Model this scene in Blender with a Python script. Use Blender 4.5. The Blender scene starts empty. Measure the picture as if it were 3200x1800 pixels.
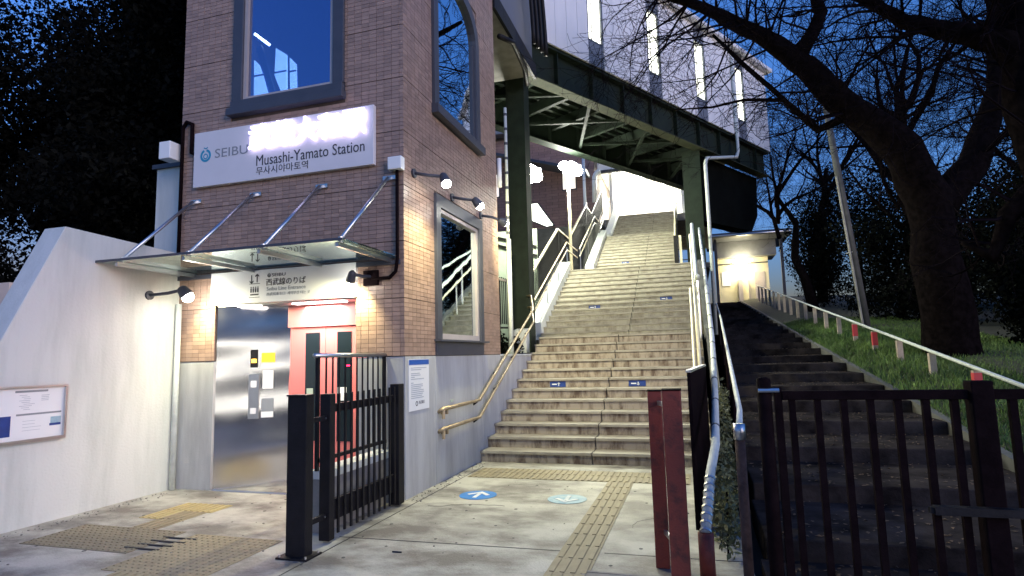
import bpy, bmesh, math, random
import numpy as np
from mathutils import Vector, Matrix
rnd = random.Random(7)
nrs = np.random.RandomState(11)
R = math.radians
scene = bpy.context.scene
COL = scene.collection

# ------------------------------------------------------------------ camera
cam_d = bpy.data.cameras.new('camera')
cam = bpy.data.objects.new('camera', cam_d); COL.objects.link(cam)
cam_d.sensor_width = 36.0
cam_d.lens = 1855.0 / 3200 * 36.0
cam_d.clip_start = 0.05; cam_d.clip_end = 2000
yaw, pit, rol = R(16.845), R(6.536), R(-1.488)
F = Vector((-math.sin(yaw)*math.cos(pit), math.cos(yaw)*math.cos(pit), math.sin(pit)))
Rr = Vector((math.cos(yaw), math.sin(yaw), 0)); Uu = Rr.cross(F)
R2 = Rr*math.cos(rol) + Uu*math.sin(rol); U2 = Uu*math.cos(rol) - Rr*math.sin(rol)
M = Matrix(((R2.x, U2.x, -F.x, 0), (R2.y, U2.y, -F.y, 0), (R2.z, U2.z, -F.z, 1.5), (0, 0, 0, 1)))
cam.matrix_world = M
scene.camera = cam

# ------------------------------------------------------------------ world, sun, exposure
w = bpy.data.worlds.new('World'); scene.world = w; w.use_nodes = True
wn, wl = w.node_tree.nodes, w.node_tree.links
for n in list(wn): wn.remove(n)
sky = wn.new('ShaderNodeTexSky'); sky.sky_type = 'NISHITA'; sky.sun_disc = False
sky.sun_elevation = R(-1.0); sky.sun_rotation = R(122)
sky.ozone_density = 3.0
tint = wn.new('ShaderNodeMix'); tint.data_type = 'RGBA'; tint.blend_type = 'MULTIPLY'
tint.inputs[0].default_value = 1.0; tint.inputs[7].default_value = (0.60, 0.90, 1.10, 1)
bg = wn.new('ShaderNodeBackground'); bg.inputs[1].default_value = 1.15
wo = wn.new('ShaderNodeOutputWorld')
wl.new(sky.outputs[0], tint.inputs[6]); wl.new(tint.outputs[2], bg.inputs[0]); wl.new(bg.outputs[0], wo.inputs[0])
sd = bpy.data.lights.new('sun', 'SUN'); sd.energy = 0.62; sd.angle = R(30); sd.color = (1, 0.84, 0.82)
so = bpy.data.objects.new('sun', sd); COL.objects.link(so); so.rotation_euler = Vector((-0.84, 0.54, -0.20)).to_track_quat('-Z', 'Y').to_euler()
vs = scene.view_settings
vs.view_transform = 'Standard'; vs.look = 'None'; vs.gamma = 1; vs.exposure = 1.22; vs.use_curve_mapping = False
scene.cycles.max_bounces = 6; scene.cycles.transparent_max_bounces = 12
scene.cycles.sample_clamp_indirect = 6; scene.cycles.use_denoising = True
scene.cycles.caustics_reflective = False; scene.cycles.caustics_refractive = False

# ------------------------------------------------------------------ materials
def mat(name, col, rough=0.7, var=0.0, scale=4.0, col2=None, bump=0.0, bscale=60.0, metal=0.0, emit=None, es=0.0,
        island=0.0, spec=0.5, streak=None, thr=None, detail=6.0):
    m = bpy.data.materials.new(name); m.use_nodes = True
    N, L = m.node_tree.nodes, m.node_tree.links
    b = N['Principled BSDF']
    b.inputs['Roughness'].default_value = rough; b.inputs['Metallic'].default_value = metal
    b.inputs['Specular IOR Level'].default_value = spec
    if spec < 0.2: b.inputs['IOR'].default_value = 1.12
    c = (*col, 1); b.inputs['Base Color'].default_value = c
    tc = N.new('ShaderNodeTexCoord'); geo = N.new('ShaderNodeNewGeometry')
    out = None
    if var > 0 or col2:
        no = N.new('ShaderNodeTexNoise'); no.inputs['Scale'].default_value = scale; no.inputs['Detail'].default_value = detail
        no.inputs['Roughness'].default_value = 0.65
        if streak:
            mp = N.new('ShaderNodeMapping'); mp.inputs['Scale'].default_value = streak
            L.new(geo.outputs['Position'], mp.inputs[0]); L.new(mp.outputs[0], no.inputs['Vector'])
        else: L.new(geo.outputs['Position'], no.inputs['Vector'])
        cr = N.new('ShaderNodeValToRGB')
        lo, hi = thr or (0.35, 0.65)
        cr.color_ramp.elements[0].position = lo; cr.color_ramp.elements[1].position = hi
        c2 = col2 or tuple(min(1, x*(1+var)) for x in col)
        c1 = col if col2 else tuple(x*(1-var) for x in col)
        cr.color_ramp.elements[0].color = (*c1, 1); cr.color_ramp.elements[1].color = (*c2, 1)
        L.new(no.outputs['Fac'], cr.inputs[0]); out = cr.outputs[0]
        L.new(out, b.inputs['Base Color'])
        mr = N.new('ShaderNodeMapRange'); mr.inputs[3].default_value = max(0.02, rough-0.12); mr.inputs[4].default_value = min(1, rough+0.12)
        L.new(no.outputs['Fac'], mr.inputs[0]); L.new(mr.outputs[0], b.inputs['Roughness'])
    if island > 0:
        oi = N.new('ShaderNodeObjectInfo')
        ad = N.new('ShaderNodeMath'); ad.operation = 'ADD'; L.new(geo.outputs['Random Per Island'], ad.inputs[0]); L.new(oi.outputs['Random'], ad.inputs[1])
        fr = N.new('ShaderNodeMath'); fr.operation = 'FRACT'; L.new(ad.outputs[0], fr.inputs[0])
        mr2 = N.new('ShaderNodeMapRange'); mr2.inputs[3].default_value = 1-island; mr2.inputs[4].default_value = 1+island
        L.new(fr.outputs[0], mr2.inputs[0])
        mx = N.new('ShaderNodeMix'); mx.data_type = 'RGBA'; mx.blend_type = 'MULTIPLY'; mx.inputs[0].default_value = 1
        cc = N.new('ShaderNodeCombineColor')
        for i in range(3): L.new(mr2.outputs[0], cc.inputs[i])
        if out: L.new(out, mx.inputs[6])
        else: mx.inputs[6].default_value = c
        L.new(cc.outputs[0], mx.inputs[7]); L.new(mx.outputs[2], b.inputs['Base Color'])
    if bump > 0:
        n2 = N.new('ShaderNodeTexNoise'); n2.inputs['Scale'].default_value = bscale; n2.inputs['Detail'].default_value = 5
        L.new(geo.outputs['Position'], n2.inputs['Vector'])
        bp = N.new('ShaderNodeBump'); bp.inputs['Strength'].default_value = bump; bp.inputs['Distance'].default_value = 0.01
        L.new(n2.outputs['Fac'], bp.inputs['Height']); L.new(bp.outputs[0], b.inputs['Normal'])
    if emit:
        b.inputs['Emission Color'].default_value = (*emit, 1); b.inputs['Emission Strength'].default_value = es
    return m

def glass_mat(name, tintc, refl, gcol=(1, 1, 1), rough=0.02, bump=0.0):
    m = bpy.data.materials.new(name); m.use_nodes = True
    N, L = m.node_tree.nodes, m.node_tree.links
    for n in list(N): N.remove(n)
    o = N.new('ShaderNodeOutputMaterial'); mx = N.new('ShaderNodeMixShader')
    t = N.new('ShaderNodeBsdfTransparent'); t.inputs[0].default_value = (*tintc, 1)
    g = N.new('ShaderNodeBsdfGlossy'); g.inputs[0].default_value = (*gcol, 1); g.inputs['Roughness'].default_value = rough
    fr = N.new('ShaderNodeLayerWeight'); fr.inputs[0].default_value = 0.35
    mr = N.new('ShaderNodeMapRange'); mr.inputs[3].default_value = refl; mr.inputs[4].default_value = min(1, refl+0.6)
    L.new(fr.outputs['Facing'], mr.inputs[0]); L.new(mr.outputs[0], mx.inputs[0])
    if bump:
        tc = N.new('ShaderNodeNewGeometry'); n2 = N.new('ShaderNodeTexNoise'); n2.inputs['Scale'].default_value = 1.5
        bp = N.new('ShaderNodeBump'); bp.inputs['Strength'].default_value = bump; bp.inputs['Distance'].default_value = 0.05
        L.new(tc.outputs['Position'], n2.inputs['Vector']); L.new(n2.outputs['Fac'], bp.inputs['Height']); L.new(bp.outputs[0], g.inputs['Normal'])
    L.new(t.outputs[0], mx.inputs[1]); L.new(g.outputs[0], mx.inputs[2]); L.new(mx.outputs[0], o.inputs[0])
    return m

MT = {}
MT['tile'] = mat('glazed_tile', (0.345, 0.232, 0.180), 0.42, 0.06, 3, island=0.17, bump=0.15, bscale=90)
MT['mortar'] = mat('mortar', (0.10, 0.075, 0.06), 0.95, 0.2, 12)
MT['joint'] = mat('sealant', (0.05, 0.04, 0.035), 0.8)
MT['white'] = mat('white_render', (0.50, 0.53, 0.49), 0.8, 0, 2.2, col2=(0.66, 0.68, 0.64), thr=(0.25, 0.55), bump=0.35, bscale=40, streak=(1.5, 1.5, 0.22), detail=9)
MT['warmlit'] = mat('warm_lit_render', (0.62, 0.50, 0.42), 0.8, 0.07, 2.0, bump=0.25)  # pinkish light on the white return wall, put into its colour
MT['plinth'] = mat('plinth_panel', (0.36, 0.36, 0.36), 0.6, 0, 2.6, bump=0.2, streak=(1.8, 1.8, 0.3), col2=(0.52, 0.53, 0.52), thr=(0.3, 0.6), detail=8)
MT['ground'] = mat('worn_concrete', (0.17, 0.155, 0.135), 0.62, 0, 1.9, col2=(0.50, 0.49, 0.43), bump=0.6, bscale=60, streak=(0.7, 1.0, 1), thr=(0.40, 0.60), detail=14)
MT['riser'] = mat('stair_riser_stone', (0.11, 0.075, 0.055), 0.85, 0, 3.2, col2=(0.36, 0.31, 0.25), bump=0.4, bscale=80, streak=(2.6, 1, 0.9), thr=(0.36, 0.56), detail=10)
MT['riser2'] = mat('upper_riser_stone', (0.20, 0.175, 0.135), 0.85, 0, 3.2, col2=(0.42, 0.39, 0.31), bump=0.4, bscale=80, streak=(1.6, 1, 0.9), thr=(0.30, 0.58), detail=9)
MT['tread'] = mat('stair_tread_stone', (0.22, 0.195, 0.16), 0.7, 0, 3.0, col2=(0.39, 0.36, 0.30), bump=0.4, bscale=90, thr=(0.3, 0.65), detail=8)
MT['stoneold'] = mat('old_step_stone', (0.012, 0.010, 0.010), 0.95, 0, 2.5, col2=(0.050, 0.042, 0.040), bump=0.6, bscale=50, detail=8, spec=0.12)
MT['tactile'] = mat('tactile_rubber', (0.30, 0.255, 0.16), 0.7, 0.15, 5, island=0.07)
MT['tactile_y'] = mat('tactile_yellow', (0.46, 0.38, 0.18), 0.6, 0.12, 4, island=0.05)
MT['tactile_o'] = mat('tactile_olive', (0.23, 0.20, 0.13), 0.75, 0.15, 5, island=0.08)
MT['steel'] = mat('brushed_steel', (0.70, 0.69, 0.69), 0.16, 0.03, 1.0, metal=1.0)
MT['steelr'] = mat('satin_steel', (0.55, 0.56, 0.57), 0.35, 0.05, 3, metal=1.0)
MT['pink'] = mat('pink_door_paint', (0.74, 0.20, 0.19), 0.35, 0.03, 2)
MT['blackp'] = mat('black_paint', (0.009, 0.008, 0.010), 0.55, 0.3, 9, bump=0.25, spec=0.25)
MT['dbrown'] = mat('dark_brown_paint', (0.010, 0.006, 0.007), 0.75, 0.3, 9, bump=0.25, spec=0.15)
MT['redbrown'] = mat('red_brown_paint', (0.05, 0.016, 0.014), 0.6, 0, 9, col2=(0.23, 0.040, 0.024), thr=(0.28, 0.5), bump=0.35, bscale=70, detail=10)
MT['frame'] = mat('window_frame_paint', (0.06, 0.065, 0.085), 0.45, 0.1, 5)
MT['sash'] = mat('window_sash', (0.42, 0.38, 0.38), 0.4, 0.05, 5)
MT['black'] = mat('black_soffit', (0.008, 0.009, 0.008), 0.95, 0.2, 2, spec=0.1)  # even near-black, for the abutment
MT['dark'] = mat('dark_void', (0.02, 0.02, 0.025), 0.9, 0.2, 2)
MT['sign'] = mat('sign_white', (0.72, 0.70, 0.72), 0.35, 0.03, 2)
MT['signw'] = mat('sign_bright_white', (0.85, 0.86, 0.85), 0.35, 0.02, 2)
MT['ink'] = mat('sign_ink', (0.03, 0.03, 0.035), 0.5)
MT['grey'] = mat('grey_ink', (0.25, 0.27, 0.29), 0.6)
MT['lgrey'] = mat('light_grey_ink', (0.45, 0.48, 0.51), 0.6)
MT['teal'] = mat('logo_teal', (0.02, 0.30, 0.48), 0.4)
MT['blue'] = mat('sign_blue', (0.015, 0.10, 0.42), 0.4, 0.05, 3)
MT['navy'] = mat('sticker_navy', (0.015, 0.045, 0.22), 0.45, 0.2, 9)
MT['mblue'] = mat('marking_blue', (0.03, 0.22, 0.62), 0.5, 0.15, 8)
MT['wblue'] = mat('washed_blue', (0.12, 0.30, 0.46), 0.6, 0, 9, col2=(0.36, 0.50, 0.56), thr=(0.3, 0.6))
MT['worn'] = mat('worn_white_paint', (0.30, 0.40, 0.46), 0.6, 0, 14, col2=(0.60, 0.64, 0.66), thr=(0.35, 0.55))
MT['mwhite'] = mat('marking_white', (0.8, 0.82, 0.83), 0.5, 0.05, 8)
MT['brass'] = mat('brass_handrail', (0.40, 0.31, 0.19), 0.38, 0.2, 12, metal=0.45)
MT['cream'] = mat('cream_handrail', (0.72, 0.66, 0.48), 0.35, 0.1, 8)
MT['wpipe'] = mat('white_pipe', (0.58, 0.62, 0.58), 0.6, 0.1, 9)
MT['girder'] = mat('girder_green', (0.012, 0.020, 0.012), 0.7, 0.3, 5, spec=0.25, bump=0.2, bscale=30)
MT['girderl'] = mat('girder_flange', (0.042, 0.048, 0.028), 0.75, 0.3, 5, spec=0.25)
MT['clad'] = mat('wall_cladding', (0.84, 0.82, 0.82), 0.5, 0.05, 1.5, streak=(1, 1, 0.15))
MT['cladd'] = mat('grey_spandrel', (0.16, 0.17, 0.20), 0.5, 0.1, 3)
MT['conc'] = mat('weathered_concrete', (0.26, 0.25, 0.23), 0.85, 0.2, 3, bump=0.4)
MT['cdark'] = mat('dark_concrete', (0.09, 0.09, 0.085), 0.85, 0.3, 3, bump=0.4)
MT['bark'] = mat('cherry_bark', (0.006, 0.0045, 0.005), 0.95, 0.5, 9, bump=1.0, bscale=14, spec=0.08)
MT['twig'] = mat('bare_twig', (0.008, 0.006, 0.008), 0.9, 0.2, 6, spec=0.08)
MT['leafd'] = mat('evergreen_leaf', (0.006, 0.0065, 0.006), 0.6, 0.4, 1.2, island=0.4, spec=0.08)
MT['leafb'] = mat('shrub_leaf', (0.006, 0.007, 0.006), 0.7, 0.4, 1.2, island=0.4, spec=0.08)
MT['hedge'] = mat('hedge_leaf', (0.09, 0.10, 0.04), 0.7, 0.4, 4, island=0.4)
MT['grass'] = mat('grass_blade', (0.085, 0.15, 0.03), 0.7, 0.35, 1.5, island=0.3)
MT['litter'] = mat('dry_leaf', (0.10, 0.06, 0.035), 0.9, 0.3, 3, island=0.5)
MT['soil'] = mat('bank_soil', (0.03, 0.032, 0.018), 0.95, 0.3, 2, bump=0.5)
MT['earth'] = mat('dark_earth', (0.03, 0.03, 0.028), 0.95, 0.3, 1)
MT['wood'] = mat('pale_fence_post', (0.40, 0.33, 0.27), 0.7, 0.15, 7)
MT['postb'] = mat('weathered_post', (0.045, 0.028, 0.024), 0.8, 0, 9, col2=(0.12, 0.075, 0.065), bump=0.4, spec=0.2)
MT['asphalt'] = mat('asphalt', (0.035, 0.034, 0.034), 0.85, 0.3, 6, bump=0.6)
MT['redpost'] = mat('red_reflective_band', (0.55, 0.06, 0.07), 0.4)
MT['brick'] = mat('pink_brick', (0.36, 0.21, 0.17), 0.7, 0.1, 3, island=0.12)
MT['cwall'] = mat('cream_wall', (0.62, 0.58, 0.42), 0.7, 0.06, 2)
MT['pgreen'] = mat('pale_green_board', (0.42, 0.50, 0.40), 0.6, 0.12, 3)
MT['roofd'] = mat('dark_roof', (0.05, 0.055, 0.07), 0.5, 0.1, 3)
MT['e_sign'] = mat('lit_letter', (0.9, 0.9, 1), 0.4, emit=(0.74, 0.62, 1.0), es=1.9)
MT['e_lamp'] = mat('lamp_lens', (1, 1, 1), 0.4, emit=(1.0, 0.98, 0.86), es=60)
MT['e_street'] = mat('street_lamp_lens', (1, 1, 1), 0.4, emit=(1.0, 1.0, 0.90), es=70)
MT['e_tube'] = mat('fluorescent_tube', (1, 1, 1), 0.4, emit=(1.0, 0.99, 0.84), es=14)
MT['e_win'] = mat('lit_window', (1, 1, 1), 0.4, emit=(0.97, 1.0, 0.80), es=2.2)
MT['e_reflect'] = mat('reflection_band_glow', (1, 1, 1), 0.4, emit=(1.0, 0.95, 0.82), es=5.0)  # glow of the added strip that the steel panel mirrors
MT['e_dim'] = mat('dim_lit_window', (1, 1, 1), 0.4, 0, 2, emit=(1.0, 0.85, 0.72), es=0.45)
MT['e_warm'] = mat('warm_lamp_lens', (1, 1, 1), 0.4, emit=(1.0, 0.86, 0.50), es=22)
MT['e_lift'] = mat('lift_light', (1, 1, 1), 0.4, emit=(1.0, 0.90, 0.86), es=9)
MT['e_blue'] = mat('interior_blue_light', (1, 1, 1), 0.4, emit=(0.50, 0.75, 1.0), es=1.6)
MT['e_led'] = mat('amber_display', (0.2, 0.1, 0), 0.4, emit=(1.0, 0.55, 0.05), es=3)
MT['e_red'] = mat('red_led', (0.2, 0, 0), 0.4, emit=(1.0, 0.02, 0.10), es=3)
MT['yellow'] = mat('yellow_plate', (0.80, 0.55, 0.03), 0.5)
MT['g_win'] = glass_mat('window_glass', (0.50, 0.60, 0.80), 0.26, (0.60, 0.68, 0.95), bump=0.05)
MT['g_win2'] = glass_mat('window_glass_side', (0.30, 0.40, 0.50), 0.72, (0.85, 0.95, 1.0), bump=0.03)
MT['g_can'] = glass_mat('canopy_glass', (0.78, 0.86, 0.84), 0.30, (0.9, 1.0, 0.97))
MT['g_dark'] = mat('door_glass', (0.012, 0.02, 0.025), 0.15)

# ------------------------------------------------------------------ mesh helpers
class MB:
    def __init__(s): s.v = []; s.f = []; s.smooth = False
    def box(s, x0, x1, y0, y1, z0, z1):
        n = len(s.v)
        s.v += [(x0,y0,z0),(x1,y0,z0),(x1,y1,z0),(x0,y1,z0),(x0,y0,z1),(x1,y0,z1),(x1,y1,z1),(x0,y1,z1)]
        s.f += [(n,n+3,n+2,n+1),(n+4,n+5,n+6,n+7),(n,n+1,n+5,n+4),(n+1,n+2,n+6,n+5),(n+2,n+3,n+7,n+6),(n+3,n,n+4,n+7)]
        return s
    def obox(s, P0, ax, ay, az):
        """box from corner P0 spanned by three vectors"""
        n = len(s.v); P0, ax, ay, az = map(Vector, (P0, ax, ay, az))
        if ax.cross(ay).dot(az) < 0: ax, ay = ay, ax
        for q in (P0, P0+ax, P0+ax+ay, P0+ay, P0+az, P0+ax+az, P0+ax+ay+az, P0+ay+az): s.v.append(tuple(q))
        s.f += [(n,n+3,n+2,n+1),(n+4,n+5,n+6,n+7),(n,n+1,n+5,n+4),(n+1,n+2,n+6,n+5),(n+2,n+3,n+7,n+6),(n+3,n,n+4,n+7)]
        return s
    def beam(s, A, B, wd, ht, up=(0,0,1)):
        A, B, up = Vector(A), Vector(B), Vector(up)
        d = (B-A); side = d.cross(up).normalized(); u = side.cross(d).normalized()
        return s.obox(A - side*wd/2 - u*ht/2, d, side*wd, u*ht)
    def prism(s, poly, ext):
        """planar polygon (list of 3D pts) extruded by vector ext"""
        n = len(s.v); k = len(poly); e = Vector(ext)
        P = [Vector(p) for p in poly]
        nor = Vector((0,0,0))
        for i in range(k): nor += P[i].cross(P[(i+1) % k])
        if nor.dot(e) > 0: P = P[::-1]
        s.v += [tuple(p) for p in P] + [tuple(p+e) for p in P]
        s.f.append(tuple(range(n, n+k))); s.f.append(tuple(range(n+2*k-1, n+k-1, -1)))
        for i in range(k):
            j = (i+1) % k; s.f.append((n+i, n+k+i, n+k+j, n+j))
        return s
    def tube(s, pts, r, sides=8, caps=True):
        P = [Vector(p) for p in pts]; n0 = len(s.v); k = len(P)
        rr = r if isinstance(r, (list, tuple)) else [r]*k
        t = (P[1]-P[0]).normalized()
        a = t.orthogonal().normalized()
        for i in range(k):
            if i == 0: t = (P[1]-P[0])
            elif i == k-1: t = (P[-1]-P[-2])
            else: t = (P[i+1]-P[i]).normalized()+(P[i]-P[i-1]).normalized()
            t = t.normalized() if t.length > 1e-9 else Vector((0,0,1))
            a = (a - t*a.dot(t)); a = a.normalized() if a.length > 1e-6 else t.orthogonal().normalized()
            b = t.cross(a)
            m = 1.0
            if 0 < i < k-1:
                c = (P[i+1]-P[i]).normalized().dot(t); m = 1/max(0.6, c)
            for j in range(sides):
                th = 2*math.pi*j/sides
                s.v.append(tuple(P[i] + (a*math.cos(th)+b*math.sin(th))*rr[i]*m))
        for i in range(k-1):
            for j in range(sides):
                j2 = (j+1) % sides
                s.f.append((n0+i*sides+j, n0+i*sides+j2, n0+(i+1)*sides+j2, n0+(i+1)*sides+j))
        if caps:
            s.f.append(tuple(n0+j for j in range(sides-1, -1, -1)))
            s.f.append(tuple(n0+(k-1)*sides+j for j in range(sides)))
        return s
    def ball(s, c, r, seg=14, rings=8, sq=(1,1,1)):
        n0 = len(s.v); c = Vector(c)
        for i in range(rings+1):
            ph = math.pi*i/rings
            for j in range(seg):
                th = 2*math.pi*j/seg
                s.v.append((c.x+r*sq[0]*math.sin(ph)*math.cos(th), c.y+r*sq[1]*math.sin(ph)*math.sin(th), c.z+r*sq[2]*math.cos(ph)))
        for i in range(rings):
            for j in range(seg):
                j2 = (j+1) % seg
                s.f.append((n0+i*seg+j, n0+(i+1)*seg+j, n0+(i+1)*seg+j2, n0+i*seg+j2))
        return s
    def mesh(s, name, off=(0,0,0), smooth=None):
        me = bpy.data.meshes.new(name)
        off = Vector(off)
        me.from_pydata([(v[0]-off.x, v[1]-off.y, v[2]-off.z) for v in s.v], [], s.f)
        me.validate(clean_customdata=False)
        if smooth or (smooth is None and s.smooth): me.polygons.foreach_set('use_smooth', [True]*len(me.polygons))
        me.update(); return me

def wloc(o):
    v = Vector((0,0,0))
    while o is not None: v = v + o.location; o = o.parent
    return v
def props(o, label=None, cat=None, group=None, kind=None):
    for k, v in (('label', label), ('category', cat), ('group', group), ('kind', kind)):
        if v: o[k] = v
    return o
def build(name, mb, m, parent=None, smooth=None, label=None, kind=None, cat=None, group=None, bevel=0.0):
    base = wloc(parent) if parent else Vector((0,0,0))
    me = mb.mesh(name, base, smooth); me.materials.append(MT[m] if isinstance(m, str) else m)
    o = bpy.data.objects.new(name, me); COL.objects.link(o); o.parent = parent
    if bevel:
        md = o.modifiers.new('bevel', 'BEVEL'); md.width = bevel; md.segments = 2; md.limit_method = 'ANGLE'
    return props(o, label, cat, group, kind)
def thing(name, label, cat, loc=(0,0,0), group=None, kind=None):
    o = bpy.data.objects.new(name, None); COL.objects.link(o); o.location = loc; o.empty_display_size = 0.1
    return props(o, label, cat, group, kind)
def inst(name, me, loc, parent, rot=None, scale=None):
    o = bpy.data.objects.new(name, me); COL.objects.link(o); o.parent = parent
    o.location = Vector(loc) - (wloc(parent) if parent else Vector((0,0,0)))
    if rot: o.rotation_euler = rot
    if scale: o.scale = scale
    return o
def copy_tree(o, parent=None):
    c = o.copy(); COL.objects.link(c); c.parent = parent
    for ch in list(o.children): copy_tree(ch, c)
    return c
def fast_mesh(name, V, Fq, m, parent=None, kind=None, smooth=False):
    """V (n,3), Fq (m,k) arrays"""
    base = np.array(wloc(parent)) if parent else np.zeros(3)
    me = bpy.data.meshes.new(name); V = np.asarray(V, dtype=np.float32)-base.astype(np.float32); Fq = np.asarray(Fq, dtype=np.int32)
    me.vertices.add(len(V)); me.vertices.foreach_set('co', V.ravel())
    k = Fq.shape[1]; me.loops.add(Fq.size); me.loops.foreach_set('vertex_index', Fq.ravel())
    me.polygons.add(len(Fq)); me.polygons.foreach_set('loop_start', np.arange(0, Fq.size, k, dtype=np.int32))
    me.polygons.foreach_set('loop_total', np.full(len(Fq), k, dtype=np.int32))
    if smooth: me.polygons.foreach_set('use_smooth', np.ones(len(Fq), dtype=bool))
    me.update(calc_edges=True); me.materials.append(MT[m])
    o = bpy.data.objects.new(name, me); COL.objects.link(o); o.parent = parent
    return props(o, kind=kind)
def light(name, kind, loc, energy, color, parent=None, target=None, size=0.1, angle=120, blend=0.6):
    d = bpy.data.lights.new(name, kind); d.energy = energy; d.color = color
    if kind == 'SPOT': d.spot_size = R(angle); d.spot_blend = blend; d.shadow_soft_size = size
    if kind == 'POINT': d.shadow_soft_size = size
    if kind == 'AREA': d.size = size
    o = bpy.data.objects.new(name, d); COL.objects.link(o)
    if target is not None: o.rotation_euler = (Vector(target)-Vector(loc)).to_track_quat('-Z', 'Y').to_euler()
    o.parent = parent; o.location = Vector(loc) - (wloc(parent) if parent else Vector((0,0,0)))
    return o
def text(s, O, xd, up, width=None, height=0.1, ext=0.002, m='ink', parent=None, name='lettering', bold=0.0, kind=None):
    """text standing at O (lower left), running along xd, letters upright along up"""
    cu = bpy.data.curves.new('lettering', 'FONT'); cu.body = s; cu.size = 1; cu.extrude = 0.0; cu.offset = bold; cu.resolution_u = 3
    to = bpy.data.objects.new('lettering', cu); COL.objects.link(to)
    dg = bpy.context.evaluated_depsgraph_get(); dg.update()
    me = bpy.data.meshes.new_from_object(to.evaluated_get(dg)); bpy.data.objects.remove(to); bpy.data.curves.remove(cu)
    if len(me.vertices) == 0: return None
    co = np.empty(len(me.vertices)*3); me.vertices.foreach_get('co', co); co = co.reshape(-1, 3)
    mn, mxx = co.min(0), co.max(0); co -= mn; h = mxx[1]-mn[1]; wdt = mxx[0]-mn[0]
    co[:, 1] *= height/h; co[:, 0] *= (width/wdt if width else height/h)
    xd, up, O = Vector(xd).normalized(), Vector(up).normalized(), Vector(O); nn = xd.cross(up)
    bm = bmesh.new(); bm.from_mesh(me); bm.verts.ensure_lookup_table()
    for v, c in zip(bm.verts, co): v.co = O + xd*c[0] + up*c[1]
    if ext > 0:
        r = bmesh.ops.extrude_face_region(bm, geom=bm.faces[:])
        for g in r['geom']:
            if isinstance(g, bmesh.types.BMVert): g.co += nn*ext
    base = wloc(parent) if parent else Vector((0,0,0))
    for v in bm.verts: v.co -= base
    bmesh.ops.recalc_face_normals(bm, faces=bm.faces[:])
    bm.to_mesh(me); bm.free(); me.materials.clear(); me.materials.append(MT[m]); me.name = name
    o = bpy.data.objects.new(name, me); COL.objects.link(o); o.parent = parent
    return props(o, kind=kind)

# ------------------------------------------------------------------ key dimensions (metres)
XC, YF, XL, YB = -3.05, 5.92, -6.24, 9.29          # lift tower: right wall, front, left edge, back
RI = 0.156                                          # stair rise
def flight(Y0, t, k0, k1): return [(k, Y0+(k-k0)*t, k*RI) for k in range(k0, k1+1)]
F1, F2, F3, F4 = flight(8.26, 0.329, 1, 12), flight(13.87, 0.2955, 13, 26), flight(19.6, 0.2955, 27, 39), flight(24.6, 0.2955, 40, 51)
Bo, Bd, Bn = Vector((-3.45, 12.45, 0)), Vector((0.5, 0.866, 0)), Vector((0.866, -0.5, 0))
def B(s, n, z): return Bo + Bd*s + Bn*n + Vector((0, 0, z))
def bbox(mb, s0, s1, n0, n1, z0, z1): return mb.obox(B(s0, n0, z0), Bd*(s1-s0), Bn*(n1-n0), (0, 0, z1-z0))
def hill(x, y):
    return max(0.0, 0.128*(y-4.2)) if y > 4.2 else 0.0

# ------------------------------------------------------------------ ground and terrain
g = MB(); g.box(-200, 200, -60, 300, -0.5, -0.12); build('ground', g, 'earth', kind='structure')
g = MB(); g.box(-9, 0.30, 1.5, 8.30, -0.30, 0.0)
pavement = build('pavement', g, 'ground', kind='structure')
g = MB(); g.box(-16, 12, -13.9, 1.497, -0.30, -0.03); build('road', g, 'asphalt', kind='structure')
g = MB(); g.box(0.303, 12, 1.5, 4.1, -0.30, -0.004); build('pavement', g, 'conc', kind='structure')
# hillside to the right of the old path
n_x, n_y = 40, 60; V = []; Fq = []
xs = np.concatenate([np.linspace(2.82, 4.5, 12), np.linspace(4.7, 60, 28)]); ys = np.linspace(4.15, 90, n_y)
for y in ys:
    for x in xs:
        z = hill(x, min(y, 40)) + 0.14*min(1, (x-2.82)/0.7) + (0.10*nrs.rand() if x > 4.6 else 0.02*nrs.rand()) - max(0, x-5)*0.03
        V.append((x, y, z))
for j in range(n_y-1):
    for i in range(n_x-1): a = j*n_x+i; Fq.append((a, a+1, a+n_x+1, a+n_x))
fast_mesh('hillside', V, Fq, 'soil', kind='structure', smooth=True)
g = MB(); g.box(-60, -7.2, 7, 90, -0.1, 0.5); build('terrain', g, 'earth', kind='structure')

# ------------------------------------------------------------------ pavement pieces: tactile tiles
def tactile_mesh(kind, mname, s=0.298):
    mb = MB(); mb.box(-s/2, s/2, -s/2, s/2, 0, 0.005)
    if kind == 'bar':
        for i in range(4):
            x = -s/2 + s*(i+0.5)/4; mb.box(x-0.017, x+0.017, -s/2+0.012, s/2-0.012, 0.0045, 0.011)
    else:
        for i in range(5):
            for j in range(5):
                x = -s/2+s*(i+0.5)/5; y = -s/2+s*(j+0.5)/5; r = 0.014; n = len(mb.v)
                mb.v += [(x-r,y-r,0.0045),(x+r,y-r,0.0045),(x+r,y+r,0.0045),(x-r,y+r,0.0045),(x-r*.6,y-r*.6,0.011),(x+r*.6,y-r*.6,0.011),(x+r*.6,y+r*.6,0.011),(x-r*.6,y+r*.6,0.011)]
                mb.f += [(n+4,n+5,n+6,n+7),(n,n+1,n+5,n+4),(n+1,n+2,n+6,n+5),(n+2,n+3,n+7,n+6),(n+3,n,n+4,n+7)]
    me = mb.mesh('tactile_tile'); me.materials.append(MT[mname]); return me
tm_bar, tm_dot, tm_doty, tm_doto = tactile_mesh('bar', 'tactile'), tactile_mesh('dot', 'tactile'), tactile_mesh('bar', 'tactile_y'), tactile_mesh('dot', 'tactile_o')
def tt(me, x, y, rot=0.0): inst('tactile_tile', me, (x, y, 0.0), pavement, rot=(0, 0, rot))
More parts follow.
